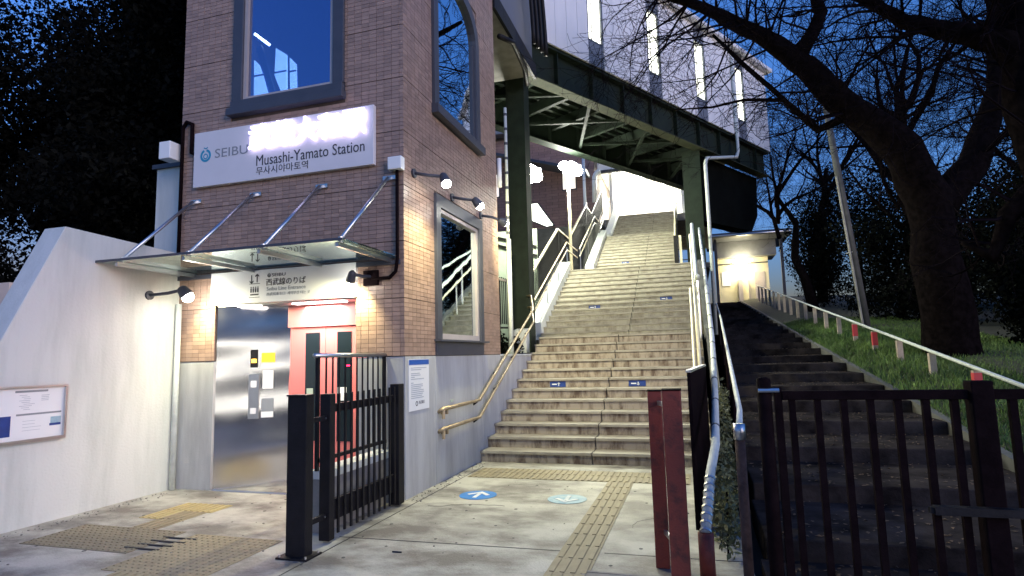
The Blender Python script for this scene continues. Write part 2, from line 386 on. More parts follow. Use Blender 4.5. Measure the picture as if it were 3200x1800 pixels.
for i in range(9):                                   # two rows across the foot of the stairs
    for j in range(2): tt(tm_bar, -2.68+0.3*i, 7.34+0.3*j)
for j in range(12): tt(tm_bar, -0.915-0.0015*j, 7.04-0.3*j)      # strip towards the camera
for i in range(2): tt(tm_doty, -5.22+0.3*i, 5.20)
for i in range(2): tt(tm_doty, -5.22+0.3*i, 4.90) if i == 0 else None
tt(tm_bar, -4.97, 4.90); tt(tm_bar, -4.97, 4.60)
for i in range(4):
    for j in range(2): tt(tm_doto, -5.52+0.3*i, 4.0+0.3*j)
for i in range(3):
    for j in range(3): tt(tm_dot, -4.16+0.3*i, 3.66+0.3*j)
for i in range(2): tt(tm_bar, -4.0+0.3*i, 3.36)
for j in range(4):                                   # drain slots
    mb = MB(); mb.box(-4.62+0.03*j, -4.26+0.03*j, 3.96+0.10*j, 3.975+0.10*j, 0.0, 0.013); build('drain_slot', mb, 'ink', pavement)
mb = MB(); mb.box(-0.80, -0.32, 3.60, 4.24, -0.02, 0.006); build('drain_cover', mb, 'conc', pavement)
mb = MB(); mb.box(-0.83, -0.80, 3.60, 4.27, -0.02, 0.010).box(-0.80, -0.32, 4.24, 4.27, -0.02, 0.010); build('cover_frame', mb, 'conc', pavement)
mb = MB(); mb.tube([(-2.35, 4.35, 0.006), (-2.27, 4.35, 0.006)], 0.006, 5); build('debris', mb, 'ink', pavement, kind='stuff')
for P_ in ([(-3.0, 4.62), (-1.08, 4.66)], [(-0.74, 4.68), (0.28, 4.7)], [(-2.9, 3.0), (-2.87, 7.9)]):
    mb = MB()
    for a, b in zip(P_[:-1], P_[1:]): mb.beam((a[0], a[1], 0.001), (b[0], b[1], 0.001), 0.008, 0.004)
    build('expansion_joint', mb, 'ink', pavement)
for (x0, y0, a0, n_) in ((-2.7, 5.75, 0.1, 12), (-0.6, 5.4, 1.9, 8)):
    mb = MB(); x, y, a = x0, y0, a0
    for i in range(n_):
        a += rnd.gauss(0, 0.45); l = rnd.uniform(0.04, 0.11); x2, y2 = x+math.cos(a)*l, y+math.sin(a)*l
        mb.beam((x, y, 0.0008), (x2, y2, 0.0008), 0.003+0.002*rnd.random(), 0.003); x, y = x2, y2
    build('crack', mb, 'ink', pavement, kind='stuff')
mb = MB()
for i in range(90):
    x, y = rnd.uniform(-6, 0.1), rnd.uniform(3.2, 7.1); r_ = rnd.uniform(0.006, 0.018); k = 7
    mb.prism([(x+r_*math.cos(6.283*j/k)*rnd.uniform(.8, 1.2), y+r_*math.sin(6.283*j/k)*rnd.uniform(.8, 1.2), 0.0) for j in range(k)], (0, 0, 0.0018))
build('gum_spots', mb, 'cdark', pavement, kind='stuff')
mb = MB()
for i in range(260):
    side_ = rnd.random() < 0.5
    x, y = (rnd.uniform(-3.02, -2.85), rnd.uniform(5.9, 8.2)) if side_ else (rnd.uniform(-6.1, -5.9), rnd.uniform(3.4, 5.8))
    if rnd.random() < 0.25: x, y = rnd.uniform(-6, 0.1), rnd.uniform(3.3, 8)
    r_ = rnd.uniform(0.004, 0.012); mb.ball((x, y, r_*0.5), r_, 5, 3, (1, 1, 0.6))
build('grit', mb, 'conc', pavement, kind='stuff')
# direction roundels on the floor
def roundel(cx, cy, m, up, label):
    t = thing('floor_marking', label, 'floor marking', (cx, cy, 0.002), 'round floor markings before the stairs')
    mb = MB(); n = 40; mb.prism([(cx+0.205*math.cos(2*math.pi*i/n), cy+0.205*math.sin(2*math.pi*i/n), 0.002) for i in range(n)], (0, 0, 0.003))
    build('disc', mb, m, t)
    sg = 1 if up else -1
    a = MB(); z = 0.005
    a.prism([(cx-0.022, cy-0.13*sg, z), (cx+0.022, cy-0.13*sg, z), (cx+0.022, cy+0.07*sg, z), (cx-0.022, cy+0.07*sg, z)], (0, 0, 0.003))
    for q in (-1, 1):
        a.prism([(cx, cy+0.15*sg, z), (cx+q*0.13, cy+0.02*sg, z), (cx+q*0.10, cy-0.02*sg, z), (cx, cy+0.085*sg, z)], (0, 0, 0.003))
    build('arrow', a, 'mwhite' if up else 'worn', t)
roundel(-2.35, 6.28, 'mblue', True, 'saturated blue round floor marking with a white arrow pointing to the stairs')
roundel(-1.36, 6.28, 'wblue', False, 'washed-out pale blue round floor marking beside the tactile strip')

# ------------------------------------------------------------------ staircase
stairs = thing('staircase', 'wide stone staircase rising in four flights from the pavement to the lit concourse', 'staircase', (-1.45, 8.26, 0))
SEAM = -1.42
def slab(me_cache, x0, x1, depth, hgt, name, m):
    key = (round(x1-x0, 3), round(depth, 3), round(hgt, 3), m)
    if key not in me_cache:
        mb = MB(); mb.box(-(x1-x0)/2, (x1-x0)/2, 0, depth, -hgt, 0); me = mb.mesh(name); me.materials.append(MT[m]); me_cache[key] = me
    return me_cache[key]
cache = {}
def do_flight(FL, xl, xr, t, land):
    for i, (k, y, z) in enumerate(FL):
        dep = t if i < len(FL)-1 else land
        for a, b in ((xl, SEAM-0.009), (SEAM+0.009, xr)):
            inst('tread', slab(cache, a, b, dep+0.03, 0.035, 'tread', 'tread'), ((a+b)/2, y-0.03, z+rnd.uniform(-.002, .002)), stairs)
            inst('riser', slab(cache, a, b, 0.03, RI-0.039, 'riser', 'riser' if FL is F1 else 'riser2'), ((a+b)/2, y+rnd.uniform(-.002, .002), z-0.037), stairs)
do_flight(F1, XC+0.002, 0.15, 0.329, 13.87-11.879)
do_flight(F2, -3.5, 0.22, 0.2955, 19.6-17.7115)
do_flight(F3, -3.07, -0.43, 0.2955, 24.6-23.146)
do_flight(F4, -3.07, -0.43, 0.2955, 0.6)
core = MB()
def core_f(FL, xl, xr, land):
    P = [(xl, FL[0][1]+0.034, FL[0][2]-RI-0.1)]
    for (k, y, z) in FL: P += [(xl, y+0.034, z-RI-0.001), (xl, y+0.034, z-0.037)]
    P.append((xl, land, FL[-1][2]-0.037)); P.append((xl, land, -0.1)); P.append((xl, FL[0][1]+0.034, -0.1))
    core.prism(P, (xr-xl, 0, 0))
core_f(F1, XC+0.004, 0.148, 13.90); core_f(F2, -3.498, 0.218, 19.63); core_f(F3, -3.068, -0.432, 24.63); core_f(F4, -3.068, -0.432, 28.4)
build('stair_core', core, 'cdark', stairs)
# stickers on the risers
def sticker(x, y, z, wd, ht, up, label):
    t = thing('stair_sticker', label, 'sticker', (x, y, z), 'blue direction stickers on the stair risers')
    mb = MB(); mb.box(x-wd/2, x+wd/2, y-0.004, y-0.001, z-ht/2, z+ht/2); build('plate', mb, 'navy', t)
    a = MB(); sg = 1 if up else -1; cx = x+wd*0.06
    a.box(cx-0.007, cx+0.007, y-0.0065, y-0.004, z-ht*0.3, z+ht*0.3)
    a.prism([(cx-0.03, y-0.004, z+sg*ht*0.08), (cx, y-0.004, z+sg*ht*0.36), (cx+0.03, y-0.004, z+sg*ht*0.08)], (0, -0.0025, 0))
    a.box(x-wd*0.36, x-wd*0.06, y-0.0065, y-0.004, z-ht*0.10, z+ht*0.10)
    build('arrow', a, 'mwhite', t)
sticker(-2.31, F1[6][1], F1[6][2]-0.10, 0.28, 0.095, True, 'blue sticker on the left of a low stair riser, opposite the handrail start')
sticker(-0.95, F1[6][1], F1[6][2]-0.10, 0.28, 0.095, False, 'blue sticker on the right of a low stair riser, partly behind the red-brown gate')
sticker(-2.42, F2[5][1], F2[5][2]-0.10, 0.30, 0.095, True, 'small light blue sticker on the left half of the second flight')
sticker(-0.62, F2[5][1]+0.2955, F2[5][2]+RI-0.10, 0.30, 0.095, False, 'dark blue sticker on the right half of the second flight')
sticker(-2.1, F3[3][1], F3[3][2]-0.10, 0.24, 0.09, True, 'tiny faded sticker on a riser of the narrow third flight')

# ------------------------------------------------------------------ low concrete side wall continuing from the tower
sw = thing('side_wall', 'pale concrete wall along the left of the first stair flight', 'wall', (XC, 9.3, 0))
mb = MB(); mb.box(-3.25, XC, YB+0.004, 11.24, -0.1, 1.50); build('wall_body', mb, 'plinth', sw)
mb = MB(); mb.box(-3.27, XC+0.015, YB+0.004, 11.26, 1.503, 1.535); build('coping', mb, 'white', sw)
pl = thing('planter_strip', 'narrow dark planting strip behind the concrete side wall', 'planting bed', (-3.8, 10.3, 0))
mb = MB(); mb.box(-4.6, -3.26, YB+0.1, 13.6, -0.1, 1.46); build('soil', mb, 'earth', pl)

# curbs beside the flights
def curb(FL, xa, xb, rise0, y0, y1, label):
    sl = (FL[-1][2]-FL[0][2])/(FL[-1][1]-FL[0][1])
    zf = lambda y: FL[0][2]+(y-FL[0][1])*sl
    mb = MB(); mb.prism([(xa, y0, zf(y0)-RI-0.05), (xa, y0, zf(y0)+rise0), (xa, y1, zf(y1)+rise0), (xa, y1, zf(y1)-RI-0.3)], (xb-xa, 0, 0))
    return build('stair_curb', mb, 'white', label=label, cat='curb', group='white curbs along the stairs', bevel=0.012)
curb(F2, -3.80, -3.505, 0.22, 13.95, 17.85, 'white sloping curb on the left of the second stair flight')
curb(F3, -3.36, -3.075, 0.22, 19.62, 23.3, 'white sloping curb on the left of the third stair flight')
curb(F4, -3.36, -3.075, 0.22, 24.65, 28.0, 'short bright curb on the left of the topmost flight')
mb = MB(); mb.prism([(-3.60, 11.9, 1.55), (-3.60, 11.9, 2.04), (-3.60, 12.7, 2.16), (-3.60, 12.7, 1.55)], (0.28, 0, 0))
build('curb_block', mb, 'white', label='stubby white concrete block at the first landing edge', cat='concrete block', bevel=0.015)

# right retaining wall between stair and old path
rw = MB()
def sl_top(y):
    if y < 11.88: return 0.156+(y-8.26)*0.474
    if y < 13.87: return 1.872
    if y < 17.71: return 2.03+(y-13.87)*0.528
    return 4.06
rw.prism([(0.225, 8.0, -0.2), (0.225, 8.0, 0.12)]+[(0.225, y, sl_top(y)+0.06) for y in (8.3, 11.88, 13.87, 17.71, 23)]+[(0.225, 23, -0.2)], (0.12, 0, 0))
build('retaining_wall', rw, 'cdark', label='dark retaining wall between the lit stairs and the old path', cat='wall')
rw = MB(); rw.prism([(-0.42, 17.9, 3.9), (-0.42, 17.9, 4.052), (-0.42, 24, 4.052), (-0.42, 24, 3.9)], (1.0, 0, 0)); 
build('landing', rw, 'cdark', label='dark concrete landing beside the third flight under the bridge', cat='landing')

# ------------------------------------------------------------------ lift tower
tower = thing('lift_tower', 'brown tiled lift tower with two tall dark-framed windows and a pale plinth', 'building', (XL, YF, 0))
ZT = 9.5; TK = 0.012
NX0, NX1, NZ = -5.615, -3.645, 2.20                 # niche opening
W1 = (-5.43, -3.81, 4.60, 7.4)                      # front window outer frame x0,x1,z0,z1
S1 = (6.715, 8.435, 4.62, 6.95)                     # side upper window y0,y1,z0,z1 (arched top)
S2 = (6.725, 8.43, 1.53, 3.57)                      # side lower window
HB = 1.53
core = MB()
yi = YF+0.25
# front wall pieces (thickness .25)
core.box(XL, NX0, YF, yi, HB, 9.5); core.box(NX1, XC-0.25, YF, yi, HB, 9.5)
core.box(NX0, NX1, YF, yi, NZ+0.42, W1[2]); core.box(NX0, W1[0], YF, yi, W1[2], 9.5); core.box(W1[1], NX1, YF, yi, W1[2], 9.5)
core.box(W1[0], W1[1], YF, yi, W1[3], 9.5)
# side wall pieces
xi = XC-0.25
core.box(xi, XC, YF, S2[0], HB, 9.5); core.box(xi, XC, S2[1], YB, HB, 9.5)
core.box(xi, XC, S2[0], S2[1], S2[3], S1[2]); core.box(xi, XC, S2[0], S2[1], S1[3], 9.5)
# left and back
core.box(XL, XL+0.25, yi, YB-0.25, 0, 9.5); core.box(XL, XC, YB-0.25, YB-0.001, 0, 9.5); core.box(XL+0.25, xi, yi, YB-0.25, 9.2, 9.45)
build('wall', core, 'mortar', tower)
# arched spandrels of side window
sp = MB()
for q in (0, 1):
    ya = S1[q]; yb_ = (S1[0]+S1[1])/2; pts = [(xi, ya, S1[3])]
    sgn = 1 if q == 0 else -1
    for i in range(9):
        th = R(90)*i/8
        pts.append((xi, ya+sgn*0.62*(1-math.cos(th)) if True else 0, S1[3]-0.62+0.62*math.sin(th)))
    sp.prism(pts, (0.249, 0, 0))
build('wall_spandrel', sp, 'tile', tower)
# tiles: pitch .098 x .049
px, pz = 0.0985, 0.049
def arch_cut(y, z):
    if not (S1[0] < y < S1[1] and z > S1[3]-0.62): return False
    return False
tiles = []
def in_front(x0, x1, z0, z1):
    for (a, b, c, d) in ((NX0, NX1, 0, NZ+0.41), W1, (W1[0]-0.03, W1[1]+0.03, 4.56, 4.8)):
        if x1 > a and x0 < b and z1 > c and z0 < d: return True
    return False
def in_side(y0, y1, z0, z1):
    for (a, b, c, d) in (S1, S2):
        if y1 > a and y0 < b and z1 > c and z0 < d: return True
    return False
zz = HB + 0.004; row = 0; rows = []
while zz < 9.4:
    rows.append(zz); zz += pz; row += 1
    if row % 13 == 0: zz += 0.006
def clip_cells(c0, c1, z0, z1, holes):
    """split tile against holes: return visible [c0,c1] pieces"""
    segs = [(c0, c1)]
    for (a, b, c, d) in holes:
        if z1 > c+0.001 and z0 < d-0.001:
            ns = []
            for (u, v) in segs:
                if v <= a or u >= b: ns.append((u, v)); continue
                if u < a: ns.append((u, a))
                if v > b: ns.append((b, v))
            segs = ns
    return [s_ for s_ in segs if s_[1]-s_[0] > 0.015]
holesF = [(NX0, NX1, 0, NZ+0.42), W1, (W1[0]-0.03, W1[1]+0.01, 4.55, 4.8)]
holesS = [S1, S2]
cf, cs = [], []
xx = XL
while xx < XC-0.01:
    for z0 in rows:
        for (a, b) in clip_cells(xx+0.002, min(xx+px-0.002, XC+TK), z0+0.002, z0+pz-0.002, holesF): cf.append((a, b, z0+0.002, z0+pz-0.002))
    xx += px
yy = YF
while yy < YB-0.01:
    for z0 in rows:
        for (a, b) in clip_cells(yy+0.002 if yy > YF else yy-0.006, min(yy+px-0.002, YB), z0+0.002, z0+pz-0.002, holesS): cs.append((a, b, z0+0.002, z0+pz-0.002))
    yy += px
def near(c, side):
    a, b, z0, z1 = c; m_ = (a+b)/2; zc_ = (z0+z1)/2
    P = Vector((XC, m_, zc_)) if side else Vector((m_, YF, zc_))
    v = P-Vector((0, 0, 1.5)); nn = Vector((1, 0, 0)) if side else Vector((0, -1, 0))
    full = (b-a) > 0.09
    return -(abs(v.dot(nn))/v.length**3) + (0 if full else 1)
allc = [(near(c, 0), 0, c) for c in cf if c[2] < 4.8] + [(near(c, 1), 1, c) for c in cs if c[2] < 5.5]
allc.sort(key=lambda t: t[0]); best = set((s_, c) for _, s_, c in allc[:300])
mtf = MB(); mtf.box(-(px-0.004)/2, (px-0.004)/2, -TK, 0, -(pz-0.004)/2, (pz-0.004)/2); mf = mtf.mesh('tile'); mf.materials.append(MT['tile'])
mts = MB(); mts.box(0, TK, -(px-0.004)/2, (px-0.004)/2, -(pz-0.004)/2, (pz-0.004)/2); ms = mts.mesh('tile'); ms.materials.append(MT['tile'])
rest = MB()
for side, cells in ((0, cf), (1, cs)):
    for c in cells:
        a, b, z0, z1 = c; d = rnd.uniform(-0.0012, 0.0012)
        full = abs((b-a)-(px-0.004)) < 0.003
        if (side, c) in best and full:
            if side == 0: inst('tile', mf, ((a+b)/2, YF+d, (z0+z1)/2), tower)
            else: inst('tile', ms, (XC+d, (a+b)/2, (z0+z1)/2), tower)
        elif side == 0: rest.box(a, b, YF-TK+d, YF+0.001, z0, z1)
        else: rest.box(XC-0.001, XC+TK+d, a, b, z0, z1)
build('wall_tiles', rest, 'tile', tower, kind='stuff')
# plinth
def panel(x0, x1, y0, y1, z0, z1, m='plinth'):
    mb = MB(); mb.box(x0, x1, y0, y1, z0, z1); build('plinth_panel', mb, m, tower, bevel=0.004)
panel(XL, NX0, YF-0.004, YF+0.25, -0.05, HB-0.004); panel(NX1, XC-0.004, YF-0.004, YF+0.25, -0.05, HB-0.004)
yb = [YF, 6.72, 8.43, YB]
for a, b in zip(yb[:-1], yb[1:]): panel(XC-0.25 if a > YF else XC-0.003, XC+0.012, a+0.003, b-0.003, -0.05, HB-0.004)
# windows: front
def front_window():
    x0, x1, z0, z1 = W1; y = YF
    fr = MB(); t = 0.15
    fr.box(x0, x0+t, y-0.05, y+0.12, z0+0.19, z1); fr.box(x1-t, x1, y-0.05, y+0.12, z0+0.19, z1); fr.box(x0+t, x1-t, y-0.05, y+0.12, z1-t, z1)
    o = build('window', fr, 'frame', tower, bevel=0.008)
    s = MB(); s.box(x0-0.03, x1+0.02, y-0.11, y+0.12, z0-0.01, z0+0.08).box(x0, x1, y-0.07, y+0.12, z0+0.083, z0+0.187); build('sill', s, 'frame', o, bevel=0.006)
    a0, a1, b0, b1 = x0+t+0.003, x1-t-0.003, z0+0.19, z1-t-0.003; f = MB(); q = 0.045
    f.box(a0, a0+q, y-0.02, y+0.06, b0, b1).box(a1-q, a1, y-0.02, y+0.06, b0, b1).box(a0+q, a1-q, y-0.02, y+0.06, b0, b0+q).box(a0+q, a1-q, y-0.02, y+0.06, b1-q, b1)
    build('sash', f, 'sash', o)
    p = MB(); p.box(a0+q, a1-q, y+0.02, y+0.028, b0+q, b1-q); build('pane', p, 'g_win', o)
front_window()
def side_window(S, arched, sillz):
    y0, y1, z0, z1 = S; x = XC; t = 0.14
    fr = MB()
    if arched:
        r_o, cy, zc = 0.62, None, z1-0.62
        out = [(y0, z0+0.12)]; 
        out += [(y0+r_o*(1-math.cos(R(90)*i/8)), zc+r_o*math.sin(R(90)*i/8)) for i in range(9)]
        out += [(y1-r_o*(1-math.cos(R(90)*(8-i)/8)), zc+r_o*math.sin(R(90)*(8-i)/8)) for i in range(9)]
        out += [(y1, z0+0.12)]
        inn = [(min(max(a, y0+t), y1-t) if i in (0, len(out)-1) else (a+(t if a < (y0+y1)/2 else -t)*1.0), (b if i in (0, len(out)-1) else b-(t*(b-zc)/r_o))) for i, (a, b) in enumerate(out)]
        for i in range(len(out)-1):
            A_, B_, C_, D_ = out[i], out[i+1], inn[i+1], inn[i]
            fr.prism([(x-0.12, *A_), (x-0.12, *B_), (x-0.12, *C_), (x-0.12, *D_)], (0.17, 0, 0))
        shape = inn
    else:
        fr.box(x-0.12, x+0.05, y0, y0+t, z0+0.2, z1).box(x-0.12, x+0.05, y1-t, y1, z0+0.2, z1).box(x-0.12, x+0.05, y0+t, y1-t, z1-t*1.1, z1)
        fr.box(x-0.12, x+0.035, y0, y1, z0, z0+0.17)
    o = build('window', fr, 'frame', tower)
    s = MB(); s.box(x-0.12, x+0.11, y0-0.03, y1+0.05, z0+(0.0 if arched else 0.173), z0+(0.118 if arched else 0.198)); build('sill', s, 'frame', o)
    q = 0.05
    if arched:
        f = MB(); k = len(shape)
        cen = ((y0+y1)/2, (z0+z1)/2)
        p = MB(); p.prism([(x-0.02, a, b) for a, b in shape], (0.008, 0, 0)); build('pane', p, 'g_win2', o)
        for a in (y0+t, y1-t-0.04):
            f = MB(); f.box(x-0.06, x+0.01, a, a+0.04, z0+0.12, z1-0.62); build('sash', f, 'frame', o)
    else:
        a0, a1, b0, b1 = y0+t+0.003, y1-t-0.003, z0+0.2, z1-t*1.1-0.003
        f = MB(); f.box(x-0.06, x+0.02, a0, a0+q, b0, b1).box(x-0.06, x+0.02, a1-q, a1, b0, b1).box(x-0.06, x+0.02, a0+q, a1-q, b0, b0+q*1.5).box(x-0.06, x+0.02, a0+q, a1-q, b1-q, b1)
        build('sash', f, 'sash', o)
        p = MB(); p.box(x-0.03, x-0.022, a0+q, a1-q, b0+q*1.5, b1-q); build('pane', p, 'g_win2', o)
side_window(S1, True, 4.62); side_window(S2, False, 1.53)
# interior seen through the front window: lift shaft steelwork and a tube light
it = MB(); it.beam((-5.695, 6.66, 5.981), (-5.377, 6.66, 5.018), 0.03, 0.10); build('shaft_brace', it, 'frame', tower)
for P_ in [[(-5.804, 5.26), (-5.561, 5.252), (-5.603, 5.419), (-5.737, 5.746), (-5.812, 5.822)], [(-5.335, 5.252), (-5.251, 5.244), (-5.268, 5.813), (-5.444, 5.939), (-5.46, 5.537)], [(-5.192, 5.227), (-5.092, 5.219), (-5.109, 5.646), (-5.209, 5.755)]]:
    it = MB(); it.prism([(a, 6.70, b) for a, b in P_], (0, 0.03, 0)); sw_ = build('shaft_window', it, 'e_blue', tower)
    it = MB(); zc_ = P_[0][1]+0.30; it.box(min(p[0] for p in P_), max(p[0] for p in P_), 6.68, 6.695, zc_, zc_+0.02); build('glazing_bar', it, 'frame', sw_)
it = MB(); it.beam((-5.812, 6.7, 6.223), (-5.553, 6.7, 6.006), 0.02, 0.035); build('tube_light', it, 'e_tube', tower)
it = MB(); it.box(XL+0.26, XC-0.26, yi+0.01, YB-0.26, 4.0, 4.05); build('shaft_floor', it, 'dark', tower)
# lift entrance niche
SX, SY = -4.83, 6.35
nb = MB()
nb.box(NX0, NX1, YF+0.02, 6.95, NZ-0.004, NZ+0.03); build('niche_ceiling', nb, 'steelr', tower)
nb = MB(); d = Vector((SX-NX0, SY-(YF+0.03), 0)); nn = Vector((-d.y, d.x, 0)).normalized()
# steel wall with slight waviness so that reflections wander
SEG, SG2 = 16, 70; V = []; Fq = []
for j in range(SG2+1):
    for i in range(SEG+1):
        u_, v_ = i/SEG, j/SG2; wob = 0.0035*math.sin(13*v_+1.2*u_)+0.0018*math.sin(29*v_-1.5*u_)+0.001*math.sin(5*u_+4*v_)
        P = Vector((NX0+0.004, YF+0.03, 0))+d*u_+nn*wob; V.append((P.x, P.y, 0.0+v_*(NZ-0.006)))
for j in range(SG2):
    for i in range(SEG): a = j*(SEG+1)+i; Fq.append((a, a+1, a+SEG+2, a+SEG+1))
fast_mesh('steel_panel', V, Fq, 'steel', tower, smooth=True)
def on_steel(u_, z, off=0.0): P = Vector((NX0, YF+0.03, z))+d*u_-nn*off; return P
dn = d.normalized()
def steel_box(u0, u1, z0, z1, off0, off1, name, m, par=tower):
    mb = MB(); mb.obox(on_steel(u0, z0, off0), d*(u1-u0), -nn*(off1-off0), (0, 0, z1-z0)); return build(name, mb, m, par)
steel_box(0.455, 0.55, 1.44, 1.66, 0.008, 0.02, 'floor_indicator', 'blackp'); steel_box(0.47, 0.535, 1.50, 1.545, 0.021, 0.024, 'indicator_digits', 'e_led')
steel_box(0.60, 0.78, 1.50, 1.62, 0.008, 0.014, 'notice_plate', 'yellow')
cp = steel_box(0.44, 0.575, 0.82, 1.36, 0.008, 0.028, 'call_panel', 'steelr')
steel_box(0.47, 0.545, 1.20, 1.28, 0.029, 0.034, 'call_button', 'signw', cp); steel_box(0.47, 0.545, 0.88, 0.95, 0.029, 0.036, 'call_button', 'signw', cp)
steel_box(0.62, 0.76, 1.18, 1.40, 0.008, 0.012, 'notice_plate', 'signw'); steel_box(0.61, 0.77, 0.86, 1.06, 0.008, 0.016, 'notice_plate', 'grey'); steel_box(0.61, 0.77, 0.83, 0.90, 0.017, 0.02, 'notice_strip', 'signw')
# pink lift door with two glazed leaves
dr = MB(); YD = 6.34
dr.box(SX-0.03, -4.335, YD, YD+0.05, 0.0, 1.92); door1 = build('door_leaf', dr, 'pink', tower)
dr = MB(); dr.box(-4.329, -3.66, YD, YD+0.05, 0.0, 1.92); door2 = build('door_leaf', dr, 'pink', tower)
dr = MB(); dr.box(SX-0.03, -3.64, YD-0.03, YD+0.05, 1.925, NZ-0.006); build('door_header', dr, 'pink', tower)
for par, a, b in ((door1, -4.615, -4.41), (door2, -4.165, -3.965)):
    p = MB(); p.box(a, b, YD-0.006, YD+0.002, 0.54, 1.85); build('door_window', p, 'g_dark', par)
p = MB(); p.box(-4.59, -4.50, YD-0.010, YD-0.007, 1.02, 1.17); build('door_sticker', p, 'pgreen', door1)
p = MB(); p.box(-4.15, -4.03, YD-0.010, YD-0.007, 1.02, 1.18); build('door_sticker', p, 'signw', door2)
p = MB(); p.box(-4.03, -3.985, YD-0.012, YD-0.007, 1.43, 1.445); build('led', p, 'e_red', door2)
p = MB(); p.box(-3.66, NX1+0.001, YF+0.25, YD+0.05, 0, NZ); build('niche_side', p, 'steelr', tower)
p = MB(); p.box(NX0-0.3, NX1, YD+0.06, 6.95, -0.05, NZ+0.02); build('niche_back', p, 'dark', tower)
p = MB(); p.box(-5.35, -5.05, YF+0.06, YF+0.14, NZ-0.012, NZ-0.006); build('ceiling_light', p, 'e_lift', tower)
p = MB(); p.box(-4.6, -3.9, YF+0.12, YF+0.22, NZ-0.012, NZ-0.006); build('ceiling_light', p, 'e_lift', tower)
light('lift_light', 'AREA', (-4.35, 6.12, NZ-0.03), 13, (1, 0.93, 0.88), tower, target=(-4.35, 6.15, 0), size=0.5)
p = MB(); p.box(NX0, NX1, YF-0.02, YF+0.03, -0.05, 0.006); build('threshold', p, 'steelr', tower)

# ------------------------------------------------------------------ station name sign
sg = thing('station_sign', 'long white station name board with glowing letters on the tower front', 'sign', (-5.95, YF, 3.72))
mb = MB(); mb.box(-5.965, -3.385, YF-0.075, YF-TK-0.001, 3.72, 4.435); build('board', mb, 'sign', sg, bevel=0.006)
yy_ = YF-0.076
X_, Z_ = (1, 0, 0), (0, 0, 1)
text('武蔵大和駅', (-5.09, yy_-0.03, 4.085), X_, Z_, 1.62, 0.32, 0.02, 'e_sign', sg, bold=0.008)
text('Musashi-Yamato Station', (-5.0, yy_, 3.89), X_, Z_, 1.50, 0.135, 0.002, 'ink', sg)
text('무사시야마토역', (-5.0, yy_, 3.775), X_, Z_, 0.74, 0.10, 0.002, 'ink', sg)
text('SEIBU', (-5.63, yy_, 4.07), X_, Z_, 0.50, 0.115, 0.002, 'grey', sg)
def logo(O, r, par, m='teal', m2='teal'):
    lg = MB(); n = 36; O = Vector(O)
    for i in range(n):
        a0, a1 = 2*math.pi*i/n, 2*math.pi*(i+1)/n
        if R(75) < a0 < R(105): continue
        q = [O+Vector((math.cos(a)*rr, 0, math.sin(a)*rr)) for a, rr in ((a0, r*0.66), (a1, r*0.66), (a1, r), (a0, r))]
        lg.prism(q, (0, -0.003, 0))
    for i in range(n):
        a0, a1 = 2*math.pi*i/n, 2*math.pi*(i+1)/n
        q = [O+Vector((math.cos(a)*rr-0.0*r, 0, math.sin(a)*rr-0.12*r)) for a, rr in ((a0, r*0.28), (a1, r*0.28), (a1, r*0.44), (a0, r*0.44))]
        lg.prism(q, (0, -0.003, 0))
    for i in range(8):
        a0, a1 = R(215)+R(110)*i/8, R(215)+R(110)*(i+1)/8
        q = [O+Vector((math.cos(a)*rr, 0, 1.55*r+math.sin(a)*rr)) for a, rr in ((a0, r*0.35), (a1, r*0.35), (a1, r*0.5), (a0, r*0.5))]
        lg.prism(q, (0, -0.003, 0))
    build('emblem', lg, m, par)
logo((-5.775, yy_, 4.12), 0.082, sg)
# entrance sign over the lift
es = thing('entrance_sign', 'floodlit white sign with lift symbol and entrance wording above the lift doors', 'sign', (-4.65, YF, 2.21))
mb = MB(); mb.box(NX0-0.03, -3.62, YF-0.06, YF+0.01, 2.21, 2.605); build('board', mb, 'signw', es, bevel=0.004)
ye = YF-0.061
text('西武線のりば', (-4.83, ye, 2.405), X_, Z_, 0.55, 0.085, 0.002, 'ink', es, bold=0.006)
text('Seibu Line Entrance', (-4.82, ye, 2.345), X_, Z_, 0.54, 0.045, 0.002, 'grey', es)
text('西武线乘车口  세이부선 타는 곳', (-4.82, ye, 2.285), X_, Z_, 0.60, 0.038, 0.002, 'grey', es)
text('SEIBU', (-4.75, ye, 2.512), X_, Z_, 0.19, 0.038, 0.002, 'ink', es)
logo((-4.79, ye, 2.527), 0.022, es, 'ink')
ic = MB()
for cx, sgn in ((-5.04, -1), (-4.96, 1)):
    z0, z1 = 2.455, 2.545
    ic.box(cx-0.006, cx+0.006, ye-0.002, ye, z0, z1); zt = z1 if sgn > 0 else z0
    ic.prism([(cx-0.028, ye, zt-sgn*0.024), (cx-0.028, ye, zt-sgn*0.010), (cx, ye, zt+sgn*0.014), (cx+0.028, ye, zt-sgn*0.010), (cx+0.028, ye, zt-sgn*0.024), (cx, ye, zt-sgn*0.004)], (0, -0.002, 0))
ic.box(-5.07, -4.92, ye-0.002, ye, 2.437, 2.443).box(-5.07, -4.92, ye-0.002, ye, 2.273, 2.279)
for i in range(4):
    cx = -5.045+0.033*i; ic.box(cx-0.009, cx+0.009, ye-0.002, ye, 2.335, 2.385); ic.box(cx-0.006, cx+0.006, ye-0.002, ye, 2.39, 2.404)
ic.box(-5.055, -4.935, ye-0.002, ye, 2.30, 2.318)
build('lift_symbol', ic, 'ink', es)

